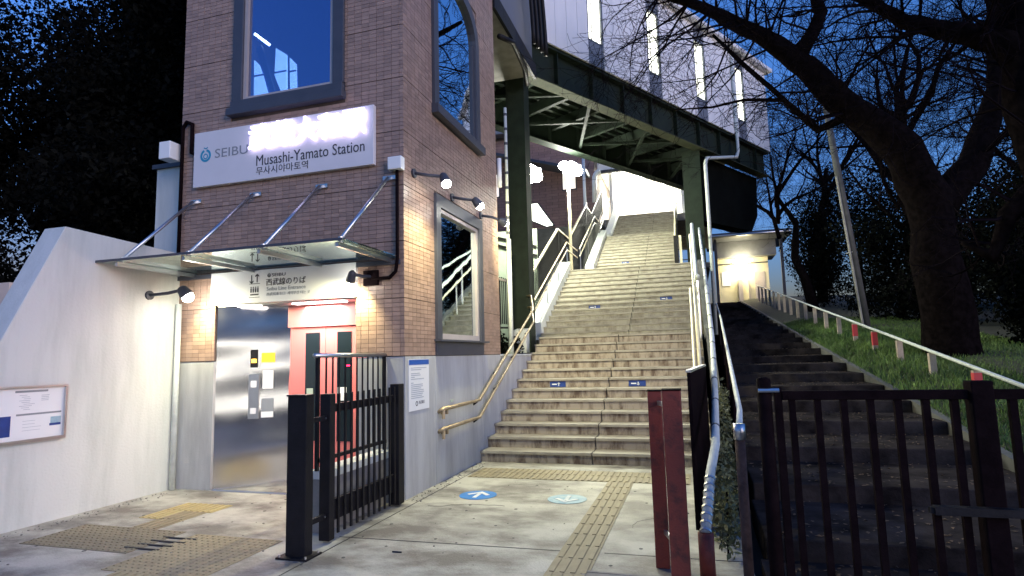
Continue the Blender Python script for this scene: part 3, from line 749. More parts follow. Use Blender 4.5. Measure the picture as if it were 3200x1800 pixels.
# notice poster on the plinth
po = thing('notice_poster', 'white notice poster with blue header on the tower plinth beside the gate', 'poster', (XC+0.013, 6.27, 0.92))
xs_ = XC+0.014
mb = MB(); mb.box(XC+0.0125, xs_+0.004, 6.0, 6.52, 0.92, 1.49); build('sheet', mb, 'signw', po)
xs_ += 0.004
mb = MB(); mb.box(xs_, xs_+0.002, 6.005, 6.515, 1.43, 1.487); build('header', mb, 'blue', po)
mb = MB()
zz = 1.40
for i, wl_ in enumerate([.40, .26, 0, .22, .24, .09, .33, 0, .06, .3, .3, .25, .32, .33, .3, .28, .32]):
    if wl_: mb.box(xs_, xs_+0.0015, 6.05, 6.05+wl_, zz-0.009, zz)
    zz -= 0.021
build('text_lines', mb, 'lgrey', po, kind='stuff')
text('西武鉄道', (xs_, 6.24, 0.985), (0, 1, 0), Z_, 0.15, 0.038, 0.001, 'ink', po)
mb = MB(); 
for i in range(20):
    a0, a1 = 2*math.pi*i/20, 2*math.pi*(i+1)/20
    mb.prism([(xs_, 6.19+math.cos(a)*rr, 0.995+math.sin(a)*rr) for a, rr in ((a0, .018), (a1, .018), (a1, .028), (a0, .028))], (0.0015, 0, 0))
build('emblem', mb, 'ink', po)
for (a, z_, lb) in ((8.55, 0.99, 'tiny pale green reflector on the plinth behind the sloping handrail'), (7.17, 0.93, 'tiny pale green reflector on the plinth above the handrail start')):
    mb = MB(); mb.box(XC+0.0125, XC+0.02, a, a+0.08, z_, z_+0.03); build('wall_reflector', mb, 'pgreen', label=lb, cat='reflector', group='reflectors on the plinth')

# ------------------------------------------------------------------ glass canopy with tie rods
cn = thing('glass_canopy', 'frameless glass canopy hung on four steel tie rods above the lift entrance', 'canopy', (-4.8, YF, 2.61))
mb = MB(); mb.box(-6.50, -3.10, 4.80, YF-TK-0.004, 2.63, 2.645); build('glass', mb, 'g_can', cn)
mb = MB(); mb.box(-6.50, -3.10, 4.787, 4.797, 2.624, 2.650); build('front_edge', mb, 'frame', cn)
for x in (-5.93, -5.02, -4.08, -3.19):
    mb = MB(); mb.beam((x, 4.83, 2.60), (x, YF-TK, 2.60), 0.035, 0.045); build('beam', mb, 'steelr', cn)
    mb = MB(); mb.tube([(x, YF-0.10, 3.53), (x, 4.90, 2.66)], 0.019, 10); build('tie_rod', mb, 'steelr', cn, smooth=True)
    mb = MB(); mb.box(x-0.10, x+0.06, YF-0.035, YF-TK, 3.53, 3.575).beam((x, YF-0.03, 3.55), (x, YF-0.12, 3.50), 0.03, 0.03); build('rod_bracket', mb, 'steelr', cn)
    mb = MB(); mb.tube([(x, 4.90, 2.62), (x, 4.90, 2.68)], 0.028, 10); build('rod_foot', mb, 'steelr', cn)
mb = MB(); mb.box(-6.2, -3.08, YF-0.05, YF-TK-0.001, 2.55, 2.60); build('wall_rail', mb, 'frame', cn)

# ------------------------------------------------------------------ white boundary wall on the left
WX = -6.18
bw = thing('boundary_wall', 'tall white rendered wall with a sloping end left of the lift', 'wall', (WX, 4.6, 0))
mb = MB(); mb.prism([(WX, YF-0.004, -0.05), (WX, YF-0.004, 2.90), (WX, 4.45, 2.96), (WX, 3.13, 0.0), (WX, 3.1, -0.05)], (-0.30, 0, 0)); build('wall_body', mb, 'white', bw, bevel=0.006)
mb = MB(); mb.box(-10.5, WX-0.305, 4.15, 4.45, -0.05, 2.36); build('wall_return', mb, 'warmlit', bw)
mb = MB(); mb.tube([(WX+0.05, YF-0.06, 0.0), (WX+0.05, YF-0.06, 2.25)], 0.035, 10); 
build('wall_pipe', mb, 'wpipe', smooth=True, label='thin white vertical pipe in the corner of wall and tower', cat='pipe')
pi_ = thing('white_pier', 'tall white pier with dark cap behind the boundary wall beside the tower', 'wall', (-6.7, 6.3, 0))
mb = MB(); mb.box(-6.95, -6.26, 6.2, 6.6, 0, 4.18); build('pier', mb, 'white', pi_)
mb = MB(); mb.box(-7.0, -6.255, 6.16, 6.64, 4.18, 4.24); build('cap', mb, 'roofd', pi_)
mb = MB(); mb.box(-6.45, -6.27, YF-0.16, YF+0.02, 4.13, 4.36)
build('junction_box', mb, 'signw', bevel=0.01, label='white junction box at the upper left corner of the tower', cat='junction box', group='white junction boxes')
mb = MB(); mb.box(-3.19, -3.02, YF-0.11, YF-TK-0.001, 3.62, 3.77)
build('junction_box', mb, 'signw', bevel=0.01, label='white junction box near the right edge of the tower front', cat='junction box', group='white junction boxes')
mb = MB(); mb.tube([(-6.18, YF-0.05, 2.9), (-6.18, YF-0.05, 4.55), (-6.12, YF-0.05, 4.62), (-6.03, YF-0.05, 4.58), (-6.03, YF-0.05, 4.2), (-5.97, YF-0.05, 4.17)], 0.022, 8)
build('conduit', mb, 'dbrown', smooth=True, label='curved brown conduit running up the left edge of the tower', cat='conduit')
mb = MB(); mb.tube([(-3.10, YF-0.05, 3.62), (-3.10, YF-0.05, 2.60), (-3.12, YF-0.05, 2.47), (-3.20, YF-0.05, 2.40), (-3.42, YF-0.05, 2.40)], 0.02, 8)
build('conduit', mb, 'dbrown', smooth=True, label='brown conduit dropping from the right junction box to the lamp', cat='conduit')

# notice board
nb_ = thing('notice_board', 'framed notice board with poster sheets on the white wall at the left edge', 'notice board', (WX, 4.0, 0.8))
mb = MB(); y0, y1, z0, z1 = 3.42, 4.54, 0.80, 1.335; q = 0.02
mb.box(WX+0.001, WX+0.05, y0, y1, z1-q, z1).box(WX+0.001, WX+0.05, y0, y1, z0, z0+q*1.4).box(WX+0.001, WX+0.05, y1-q, y1, z0+q*1.4, z1-q).box(WX+0.001, WX+0.05, y0, y0+q, z0+q*1.4, z1-q)
build('frame', mb, 'steelr', nb_)
mb = MB(); mb.box(WX+0.001, WX+0.022, y0+q, y1-q, z0+q*1.4, z1-q); build('sheet', mb, 'signw', nb_)
xb = WX+0.0225
mb = MB(); mb.box(xb, xb+0.001, 4.06, 4.36, 1.272, 1.292).box(xb, xb+0.001, 4.08, 4.5, 1.055, 1.072).box(xb, xb+0.001, 3.5, 3.9, 1.24, 1.27)
build('title_bar', mb, 'grey', nb_)
mb = MB()
for i in range(9): 
    a = 4.1+0.02*(i % 3); mb.box(xb, xb+0.001, a, a+rnd.uniform(.05, .14), 1.245-i*0.017, 1.249-i*0.017)
for i in range(4): mb.box(xb, xb+0.001, 4.30, 4.30+rnd.uniform(.05, .1), 1.235-i*0.016, 1.24-i*0.016)
for i in range(4): mb.box(xb, xb+0.001, 4.14, 4.14+rnd.uniform(.1, .2), 1.0-i*0.03, 1.003-i*0.03)
build('text_lines', mb, 'lgrey', nb_, kind='stuff')
mb = MB(); mb.box(xb, xb+0.001, 3.85, 4.035, 0.87, 1.06); build('picture', mb, 'navy', nb_)
mb = MB(); mb.box(xb, xb+0.001, 4.40, 4.50, 0.955, 1.02); build('picture', mb, 'wblue', nb_)
mb = MB(); mb.box(xb+0.001, xb+0.002, 4.39, 4.50, 0.935, 0.958); build('picture', mb, 'navy', nb_)

# ------------------------------------------------------------------ wall lamps
LC = (1.0, 0.92, 0.52)
def flood(label, base, wall, head, aim, energy, group, arm_r=0.02, r=0.07, lens='e_lamp', angle=125, blend=0.75, col=LC, lensr=0.9):
    """bracket on wall point `wall`, head at `head`, shining along `aim`"""
    t = thing('spotlight', label, 'spotlight', wall, group)
    wall, head, aim = Vector(wall), Vector(head), Vector(aim).normalized()
    ax = Vector(base)
    mb = MB(); mb.tube([wall, wall+ax*0.025], 0.055, 12); build('mounting_plate', mb, 'frame', t)
    mb = MB(); mb.tube([wall+ax*0.02, wall*0.5+head*0.5+Vector((0, 0, 0.03)), head-aim*0.09], arm_r, 8); build('arm', mb, 'frame', t, smooth=True)
    mb = MB(); mb.tube([head-aim*0.13, head-aim*0.11, head-aim*0.03, head], [r*0.45, r*0.75, r, r*1.05], 14); build('housing', mb, 'frame', t, smooth=True)
    mb = MB(); mb.ball(head+aim*0.01, r*lensr, 14, 8); build('lens', mb, lens, t, smooth=True)
    light('spot', 'SPOT', head+aim*(r+0.02), energy, col, t, target=head+aim*3, size=0.05, angle=angle, blend=blend)
    return t
grp = 'spotlights on the side wall of the tower'
for y, aim, en, lb in ((6.33, (0.35, -0.1, -0.8), 120, 'lit spotlight on the tower side wall, the one nearest the front corner'), (7.48, (0.5, 0.4, -0.7), 115, 'lit spotlight above the lower side window, the middle one of three'), (8.62, (0.45, 0.9, -0.15), 165, 'lit spotlight by the rear corner of the tower side wall')):
    flood(lb, (1, 0, 0), (XC+TK, y-0.18, 3.66), (XC+0.35, y, 3.56), aim, en, grp, r=0.062, angle=165)
flood('glaring spotlight on an arm from the white wall, left of the lift sign', (1, 0, 0), (WX, 5.47, 2.33), (-5.74, 5.60, 2.31), (0.35, 0.25, -0.62), 30, 'spotlights beside the lift sign', r=0.075, angle=165)
# its spill on the white wall
t = flood('dark spotlight to the right of the lift sign turned towards the sign', (0, -1, 0), (-3.44, YF-TK, 2.43), (-3.56, YF-0.26, 2.36), (-0.45, 0.42, -0.75), 34, 'spotlights beside the lift sign', r=0.05, angle=150, lensr=0.6)
mb = MB(); mb.box(-3.53, -3.35, YF-0.05, YF-TK-0.001, 2.33, 2.50); build('lamp_plate', mb, 'dbrown', t)

# ------------------------------------------------------------------ brass double handrail on the side wall and up the stairs
hr = thing('handrail', 'brass double handrail starting on the plinth and climbing the left of the stairs', 'handrail', (-2.97, 6.8, 0))
def rail_pts(dz, x1=-2.97, x2=-3.58, start=True):
    P = []
    if start: P += [(x1-0.07, 6.78, 0.60+dz-0.62+0.0), (x1, 6.80, 0.62+dz-0.62+0.02), (x1, 8.07, 0.65+dz-0.62)]
    P += [(x1, 11.2, 0.65+dz-0.62+(11.2-8.07)*0.480), (-3.2, 11.9, 2.50+dz-0.62), (x2, 12.6, 2.55+dz-0.62), (x2, 13.6, 2.55+dz-0.62), (x2, 17.75, 4.70+dz-0.62), (x2, 19.5, 4.72+dz-0.62)]
    return [Vector(p) for p in P]
lo = rail_pts(0.62); up_ = rail_pts(0.86)
mb = MB(); mb.tube(lo, 0.021, 10); build('lower_rail', mb, 'brass', hr, smooth=True)
mb = MB(); mb.tube(up_, 0.021, 10); build('upper_rail', mb, 'brass', hr, smooth=True)
for z_ in (0.62, 0.86):
    mb = MB(); mb.tube([(-2.97, 6.80, z_+0.02), (-2.97, 6.79, z_-0.10)], 0.02, 10); mb.box(XC+0.012, -2.95, 6.86, 6.90, z_-0.05, z_+0.0); build('rail_end', mb, 'brass', hr)
for y in (8.0, 8.9, 9.9, 10.8):
    z_ = 0.65+(y-8.07)*0.48 if y > 8.07 else 0.65
    for e in (0, 0.24):
        mb = MB(); mb.beam((XC+0.01, y, z_+e-0.06), (-2.97, y, z_+e-0.01), 0.025, 0.025); build('rail_bracket', mb, 'blackp', hr)
for y in (12.6, 13.6, 15.0, 16.4, 17.75):
    z_ = sl_top(y); mb = MB(); mb.tube([(-3.58, y, z_-0.1), (-3.58, y, z_+0.72)], 0.018, 8); build('rail_post', mb, 'steelr', hr)
hr2 = thing('handrail', 'pale double handrail on the left curb of the upper stair flights', 'handrail', (-3.5, 19.6, 0))
def st3(y): return 4.212+(y-19.6)*0.528 if y < 23.15 else (6.08 if y < 24.6 else 6.24+(y-24.6)*0.528)
for e in (0.62, 0.86):
    mb = MB(); mb.tube([(-3.50, y, st3(y)+e) for y in (19.5, 23.15, 24.55, 27.9)], 0.022, 8); build('upper_rail' if e > .7 else 'lower_rail', mb, 'cream', hr2, smooth=True)
for y in (19.6, 21.3, 23.1, 24.6, 26.2, 27.8):
    mb = MB(); mb.tube([(-3.50, y, st3(y)-0.3), (-3.50, y, st3(y)+0.85)], 0.016, 6); build('rail_post', mb, 'steelr', hr2)
# outer fence with balusters left of the stairs
def zst(y):
    if y < 19.6: return sl_top(y)
    return st3(y)
of = thing('stair_fence', 'dark baluster fence with a pale top rail outside the left of the stairs', 'fence', (-3.85, 9.5, 0))
oy = [9.45, 11.7, 13.75, 17.75, 19.5, 23.15, 24.55, 27.9]
for a, b in zip(oy[:-1], oy[1:]):
    mb = MB(); mb.beam((-3.85, a, zst(a)+1.32), (-3.85, b, zst(b)+1.32), 0.06, 0.045); build('top_rail', mb, 'cream' if a > 11 else 'blackp', of)
    mb = MB(); mb.beam((-3.85, a, zst(a)+0.30), (-3.85, b, zst(b)+0.30), 0.04, 0.04); build('bottom_rail', mb, 'blackp', of)
bal = MB(); bal.box(-0.011, 0.011, -0.011, 0.011, 0, 1.0); bme = bal.mesh('baluster'); bme.materials.append(MT['blackp'])
y = 9.5
while y < 27.8:
    inst('baluster', bme, (-3.85, y, zst(y)+0.31), of); y += 0.13
for y in oy:
    mb = MB(); mb.box(-3.88, -3.82, y-0.03, y+0.03, max(0, zst(y)-0.4), zst(y)+1.31); build('post', mb, 'blackp', of)

# ------------------------------------------------------------------ right side rails of the stairs
rr_ = thing('handrail', 'cream handrail standing on the right edge of the first two flights', 'handrail', (0.02, 8.3, 0))
mb = MB(); mb.tube([(-0.01, 8.2, 0.90), (-0.01, 8.6, 1.10), (-0.01, 12.0, 2.72), (-0.01, 12.1, 2.72)], 0.026, 10); build('rail', mb, 'cream', rr_, smooth=True)
mb = MB(); mb.tube([(0.06, 8.2, 1.02), (0.06, 11.9, 2.74), (0.06, 13.8, 2.80), (0.06, 17.7, 4.86), (0.06, 19.3, 4.9)], 0.026, 10); build('rail', mb, 'cream', rr_, smooth=True)
for y in (8.4, 9.6, 10.8, 12.0, 13.8, 15.2, 16.6, 17.7, 19.2):
    mb = MB(); mb.tube([(0.06, y, sl_top(y)-0.05), (0.06, y, sl_top(y)+0.78)], 0.02, 8); build('post', mb, 'steelr', rr_)
wf = thing('parapet_rail', 'tall white tubular guard rail beside the upper right of the stairs', 'railing', (0.16, 12, 0))
mb = MB(); mb.tube([(0.13, 11.6, 2.90), (0.13, 13.8, 3.05), (0.13, 17.7, 5.16), (0.13, 19.4, 5.2)], 0.045, 12); build('rail', mb, 'wpipe', wf, smooth=True)
for y in (11.7, 13.8, 15.8, 17.7, 19.3):
    mb = MB(); mb.tube([(0.13, y, sl_top(y)-0.05), (0.13, y, sl_top(y)+1.05)], 0.025, 8); build('post', mb, 'steelr', wf)
dp = thing('drain_pipe', 'long white banded pipe running down the right edge of the stairs to a red base', 'pipe', (0.2, 4.4, 0))
pp = [(0.0, 4.36, 0.28), (0.06, 4.75, 0.60), (0.12, 5.2, 0.75), (0.19, 7.0, 1.06), (0.25, 9.0, 1.70), (0.29, 12.5, 3.05), (0.32, 17.6, 5.0), (0.36, 20.3, 5.3)]
mb = MB(); mb.tube(pp, 0.034, 12); build('pipe', mb, 'wpipe', dp, smooth=True)
PV = [Vector(p) for p in pp]
for i in range(2, len(PV)-1):
    L_ = (PV[i+1]-PV[i]).length; k = max(2, int(L_/0.62))
    for j in range(k):
        c = PV[i].lerp(PV[i+1], (j+0.5)/k); dd = (PV[i+1]-PV[i]).normalized()*0.016
        mb = MB(); mb.tube([c-dd, c+dd], 0.038, 12); build('band', mb, 'frame', dp)
mb = MB(); mb.tube([(0.0, 4.36, -0.05), (0.0, 4.36, 0.28)], 0.052, 14); build('base', mb, 'redbrown', dp, smooth=True)
for i in range(8):
    c = Vector(pp[0]).lerp(Vector(pp[1]), i/8); mb = MB(); mb.tube([c, c+Vector((0.002, 0.012, 0.009))], 0.041, 12); build('sleeve_ring', mb, 'steelr', dp)
# downpipe from the bridge building
d2 = MB(); d2.tube([tuple(B(10.35, 0.13, 11.8)), tuple(B(10.35, 0.13, 8.35)), tuple(B(10.2, 0.13, 8.1)), (0.74, 19.85, 7.75), (0.68, 19.62, 7.5), (0.68, 19.6, 2.0)], 0.055, 10)
build('downpipe', d2, 'wpipe', smooth=True, label='white rainwater downpipe bending under the bridge building to the stairs', cat='pipe')

# balustrade on the right of the third flight
ba = thing('balustrade', 'dark balustrade with pale rail on the right of the narrow third flight', 'railing', (-0.38, 19.6, 4))
mb = MB(); mb.tube([(-0.40, y, st3(y)+0.9) for y in (19.5, 23.15, 24.55, 27.9)], 0.035, 8); build('rail', mb, 'cream', ba, smooth=True)
mb = MB(); mb.tube([(-0.40, y, st3(y)+0.6) for y in (19.5, 23.15, 24.55, 27.9)], 0.02, 8); build('rail', mb, 'cream', ba, smooth=True)
mb = MB(); mb.box(-0.44, -0.33, 19.42, 19.52, 4.05, 5.2); build('post', mb, 'blackp', ba)
mb = MB(); mb.box(-0.28, -0.20, 19.45, 19.52, 4.05, 5.2); build('post', mb, 'cream', ba)
for z_ in (4.4, 4.75, 5.15):
    mb = MB(); mb.beam((-0.44, 19.47, z_), (0.25, 19.47, z_), 0.03, 0.025); build('crossbar', mb, 'blackp', ba)
for y in (20.6, 21.8, 23.0, 24.6, 26.0, 27.8):
    mb = MB(); mb.box(-0.42, -0.38, y-0.02, y+0.02, st3(y)-0.1, st3(y)+0.9); build('post', mb, 'blackp', ba)

# ------------------------------------------------------------------ gates in the foreground
gt = thing('black_gate', 'open black barred gate with broad flat posts in front of the lift entrance', 'gate', (-3.03, 4.1, 0))
mb = MB(); mb.box(-3.11, -2.935, 4.05, 4.15, 0, 1.225); build('post', mb, 'blackp', gt, bevel=0.006)
mb = MB(); mb.box(-3.07, -2.97, 4.42, 4.50, 0.02, 1.22); build('stile', mb, 'blackp', gt, bevel=0.004)
mb = MB(); mb.box(-3.07, -2.97, 5.64, 5.76, 0.02, 1.24); build('stile', mb, 'blackp', gt, bevel=0.004)
mb = MB(); mb.box(-3.04, -3.0, 4.503, 5.637, 1.06, 1.13); build('top_rail', mb, 'blackp', gt)
mb = MB(); mb.box(-3.04, -3.0, 4.503, 5.637, 0.16, 0.33); build('bottom_rail', mb, 'blackp', gt)
bb = MB(); bb.box(-0.007, 0.007, -0.013, 0.013, 0.05, 1.215); bm_ = bb.mesh('bar'); bm_.materials.append(MT['blackp'])
for i in range(11): inst('bar', bm_, (-2.985+0.0, 4.575+i*0.1, 0.0), gt)
for z_ in (0.2, 1.0):
    mb = MB(); mb.box(-3.03, -3.0, 4.15, 4.42, z_, z_+0.04); build('hinge', mb, 'blackp', gt)
lw = thing('low_wall', 'low grey wall capped with white tiles behind the black gate', 'wall', (-3.27, 5.3, 0))
mb = MB(); mb.box(-3.35, -3.19, 4.66, YF-0.006, -0.02, 0.455); build('wall_body', mb, 'conc', lw)
for i in range(8):
    a = 4.66+i*0.157; mb = MB(); mb.box(-3.365, -3.175, a+0.002, min(a+0.155, YF-0.006), 0.458, 0.53); build('cap_tile', mb, 'white', lw, bevel=0.004)
rf = thing('entrance_railing', 'slim dark railing standing on the low wall by the lift', 'railing', (-3.27, 5.3, 0.53))
mb = MB(); mb.tube([(-3.27, 4.62, 1.55), (-3.27, YF-0.02, 1.55)], 0.022, 10); build('top_rail', mb, 'steelr', rf, smooth=True)
mb = MB(); mb.box(-3.285, -3.255, 4.66, YF-0.02, 0.60, 0.635); build('bottom_rail', mb, 'blackp', rf)
bb = MB(); bb.box(-0.006, 0.006, -0.007, 0.007, 0.63, 1.53); bm2 = bb.mesh('bar'); bm2.materials.append(MT['blackp'])
for i in range(11): inst('bar', bm2, (-3.27, 4.80+i*0.105, 0), rf)
for y in (4.67, 5.88):
    mb = MB(); mb.box(-3.285, -3.255, y-0.015, y+0.015, 0.53, 1.54); build('post', mb, 'blackp', rf)

mb = MB(); mb.box(-3.117, -2.928, 4.043, 4.157, 1.226, 1.238); build('post_cap', mb, 'blackp', gt)
mb = MB(); mb.box(-3.16, -2.885, 4.0, 4.2, 0.0, 0.014); build('base_plate', mb, 'blackp', gt)
for (x, y) in ((-3.14, 4.02), (-2.905, 4.02), (-3.14, 4.18), (-2.905, 4.18)):
    mb = MB(); mb.tube([(x, y, 0.014), (x, y, 0.03)], 0.009, 6); build('bolt', mb, 'steelr', gt)
for z_ in (0.2, 1.0):
    for y in (4.17, 4.40):
        mb = MB(); mb.tube([(-3.0, y, z_+0.02), (-2.992, y, z_+0.02)], 0.008, 6); build('bolt', mb, 'steelr', gt)
rg = thing('red_brown_gate', 'pair of red-brown steel gate posts standing at the right of the stair foot', 'gate post', (-0.2, 4.3, 0))
mb = MB(); mb.box(-0.345, -0.25, 4.44, 4.54, 0, 1.22); build('post', mb, 'redbrown', rg, bevel=0.006)
mb = MB(); mb.box(-0.225, -0.105, 4.10, 4.22, 0, 1.245); build('post', mb, 'redbrown', rg, bevel=0.006)
for z_ in (0.25, 1.14):
    mb = MB(); mb.beam((-0.27, 4.44, z_), (-0.2, 4.22, z_), 0.02, 0.03); build('hinge', mb, 'steelr', rg)
for (x0, x1, y0, y1, zt) in ((-0.349, -0.246, 4.436, 4.544, 1.221), (-0.229, -0.101, 4.096, 4.224, 1.246)):
    mb = MB(); mb.box(x0, x1, y0, y1, zt, zt+0.008); build('post_cap', mb, 'dbrown', rg)
lf = thing('folded_gate_leaf', 'dark brown gate leaf seen nearly edge-on beside the banded pipe', 'gate', (-0.03, 5.4, 0))
mb = MB(); mb.obox((-0.075, 5.35, 0.02), (0.16, 2.2, 0), (0.03, -0.002, 0), (0, 0, 1.30)); build('board', mb, 'dbrown', lf, bevel=0.004)
mb = MB(); mb.obox((-0.085, 5.34, 1.322), (0.16, 2.2, 0), (0.045, -0.003, 0), (0, 0, 0.02)); build('capping', mb, 'steelr', lf)

# right fence in the foreground
def fence_bars(t, xs_b, y, z0, z1, wd):
    b_ = MB(); b_.box(-wd/2, wd/2, -wd/2, wd/2, z0, z1); me = b_.mesh('bar'); me.materials.append(MT['dbrown'])
    for x in xs_b: inst('bar', me, (x, y, 0), t)
rfn = thing('barred_gate', 'dark barred steel gate closing the old path at the right', 'gate', (0.4, 3.7, 0))
mb = MB(); mb.tube([(0.365, 3.7, -0.05), (0.365, 3.7, 1.33)], 0.038, 14); mb.ball((0.365, 3.7, 1.33), 0.038, 12, 6, (1, 1, 0.4)); build('post', mb, 'dbrown', rfn, smooth=True)
mb = MB(); mb.box(0.415, 0.455, 3.68, 3.72, 0.05, 1.29); build('stile', mb, 'dbrown', rfn)
mb = MB(); mb.box(0.455, 1.345, 3.675, 3.725, 1.215, 1.265); build('top_rail', mb, 'dbrown', rfn, bevel=0.004)
mb = MB(); mb.box(0.455, 1.345, 3.68, 3.72, 0.10, 0.14); build('bottom_rail', mb, 'dbrown', rfn)
fence_bars(rfn, [0.505+0.13*i for i in range(7)], 3.70, 0.10, 1.215, 0.034)
mb = MB(); mb.tube([(0.33, 3.66, 1.27), (0.44, 3.66, 1.27)], 0.013, 8); build('latch', mb, 'steelr', rfn)
rf2 = thing('barred_fence', 'dark barred steel fence panel with thick post at the right edge', 'fence', (1.4, 3.7, 0))
mb = MB(); mb.box(1.35, 1.45, 3.65, 3.75, -0.05, 1.31); build('post', mb, 'dbrown', rf2, bevel=0.006)
mb = MB(); mb.box(1.453, 3.2, 3.675, 3.725, 1.215, 1.265); build('top_rail', mb, 'dbrown', rf2)
mb = MB(); mb.box(1.453, 3.2, 3.68, 3.72, 0.10, 0.14); build('bottom_rail', mb, 'dbrown', rf2)
fence_bars(rf2, [1.54+0.13*i for i in range(12)], 3.70, 0.10, 1.215, 0.034)
mb = MB(); mb.box(1.12, 1.52, 3.60, 3.65, 0.645, 0.685).box(1.10, 1.12, 3.61, 3.64, 0.65, 0.68); build('lock_bar', mb, 'blackp', rf2)

# ------------------------------------------------------------------ old dark stepped path to the right
op = thing('stepped_path', 'old unlit stepped path with broad stone treads climbing beside the stairs', 'steps', (1.6, 4.8, 0))
NS = 29
def left_x(y): return 0.40+0.022*(y-4.2)
for k in range(1, NS+1):
    y = 4.8+1.17*(k-1); mb = MB(); xl = left_x(y)
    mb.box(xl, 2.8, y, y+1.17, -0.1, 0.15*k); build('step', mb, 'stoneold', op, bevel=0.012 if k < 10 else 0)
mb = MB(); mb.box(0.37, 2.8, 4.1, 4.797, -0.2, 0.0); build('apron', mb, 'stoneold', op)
ys_ = 4.8+1.17*NS
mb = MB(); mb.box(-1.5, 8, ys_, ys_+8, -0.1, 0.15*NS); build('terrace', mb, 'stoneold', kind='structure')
mb = MB(); mb.prism([(2.803, 4.15, -0.1), (2.803, 4.15, 0.06), (2.803, 38, 4.45), (2.803, 38, 0)], (0.09, 0, 0)); build('path_edge', mb, 'cdark', label='low kerb edging the right of the old path', cat='kerb')
# left rail of path
pr_ = thing('path_handrail', 'pale metal handrail along the left of the dark path', 'handrail', (0.3, 4.2, 0))
mb = MB(); mb.tube([(0.245, 4.15, 0.98), (0.32, 5.2, 1.02), (0.60, 14, 2.22), (1.0, 30, 4.3), (1.1, 37, 5.2)], 0.022, 10); build('rail', mb, 'wpipe', pr_, smooth=True)
mb = MB(); mb.tube([(0.245, 4.15, -0.05), (0.245, 4.15, 0.93)], 0.032, 12); build('post', mb, 'postb', pr_, smooth=True)
mb = MB(); mb.tube([(0.245, 4.15, 0.93), (0.245, 4.15, 1.03)], 0.038, 12); build('band', mb, 'steelr', pr_, smooth=True)
for y in (7, 10, 14, 18, 22, 26, 30, 34):
    x = 0.32+(y-5.2)*0.0318 if y < 14 else 0.6+(y-14)*0.025; zt = 1.02+(y-5.2)*0.1364 if y < 14 else 2.22+(y-14)*0.13
    mb = MB(); mb.tube([(x, y, zt-1.15), (x, y, zt)], 0.02, 8); build('post', mb, 'dbrown', pr_)
# right rail of path: pale posts
pf = thing('post_rail_fence', 'post-and-rail fence with pale posts on the grass bank', 'fence', (3.6, 8, 0))
rt = lambda y: 1.42+(y-11.15)*0.149
mb = MB(); mb.tube([(3.6, 6.5, rt(6.5)), (3.6, 11, rt(11)), (3.6, 22.6, rt(22.6)), (3.6, 36.5, rt(36.5))], 0.028, 10); build('rail', mb, 'wpipe', pf, smooth=True)
for i in range(19):
    y = 8.0+1.52*i
    if y > 36: break
    mb = MB(); mb.box(3.6-0.045, 3.6+0.045, y-0.045, y+0.045, hill(3.6, y)-0.05, rt(y)-0.03); po_ = build('post', mb, 'wood', pf)
    if i in (1, 4, 5):
        mb = MB(); mb.box(3.6-0.047, 3.6+0.047, y-0.047, y+0.047, rt(y)-0.33, rt(y)-0.06); build('red_band', mb, 'redpost', po_)
# grass
def grass(n, xr, yr, hgt, name, label=None):
    x = nrs.uniform(*xr, n); t_ = nrs.rand(n)**1.6; y = yr[0]+(yr[1]-yr[0])*t_
    z = 0.128*(y-4.2)+0.14*np.clip((x-2.82)/0.7, 0, 1)-np.clip(x-5, 0, 99)*0.03+0.01
    h = hgt*nrs.uniform(0.5, 1.3, n); a = nrs.uniform(0, 6.28, n); wd = 0.006+0.012*t_
    dx, dy = np.cos(a)*wd, np.sin(a)*wd; lx, ly = nrs.normal(0, 0.04, n), nrs.normal(0, 0.04, n)
    V = np.empty((n, 3, 3)); V[:, 0] = np.c_[x-dx, y-dy, z]; V[:, 1] = np.c_[x+dx, y+dy, z]; V[:, 2] = np.c_[x+lx, y+ly, z+h]
    o = fast_mesh(name, V.reshape(-1, 3), np.arange(3*n).reshape(-1, 3), 'grass', kind='stuff')
    return props(o, 'short green grass growing on the bank right of the path', 'grass')
grass(60000, (2.85, 6.5), (4.2, 22), 0.10, 'grass')
n_ = 6000; lx = nrs.uniform(0.5, 6.5, n_); ly = 4.3+20*nrs.rand(n_)**1.5
lz = np.where(lx < 2.8, 0.15*np.clip(np.floor((ly-4.8)/1.17)+1, 0, 29)+0.004, 0.128*(ly-4.2)+0.14*np.clip((lx-2.82)/0.7, 0, 1)-np.clip(lx-5, 0, 99)*0.03+0.05)
la = nrs.uniform(0, 6.28, n_); ls = nrs.uniform(0.012, 0.03, n_); ca, sa = np.cos(la)*ls, np.sin(la)*ls; h1 = nrs.uniform(0, 0.012, n_)
LV = np.stack([np.c_[lx-ca, ly-sa, lz], np.c_[lx+sa*.5, ly-ca*.5, lz+h1], np.c_[lx+ca, ly+sa, lz+0.003], np.c_[lx-sa*.5, ly+ca*.5, lz+h1]], 1).reshape(-1, 3)
props(fast_mesh('fallen_leaves', LV, np.arange(4*n_).reshape(-1, 4), 'litter', kind='stuff'), 'dry brown leaves scattered over the old path and the bank', 'leaves')
kb = MB(); kb.obox((3.9, 7.9, 0.62), (1.6, 2.4, 0.25), (0.5, -0.3, 0), (0, 0, 0.10)); build('concrete_kerb', kb, 'conc', label='short pale concrete kerb in the grass behind the barred fence', cat='kerb')

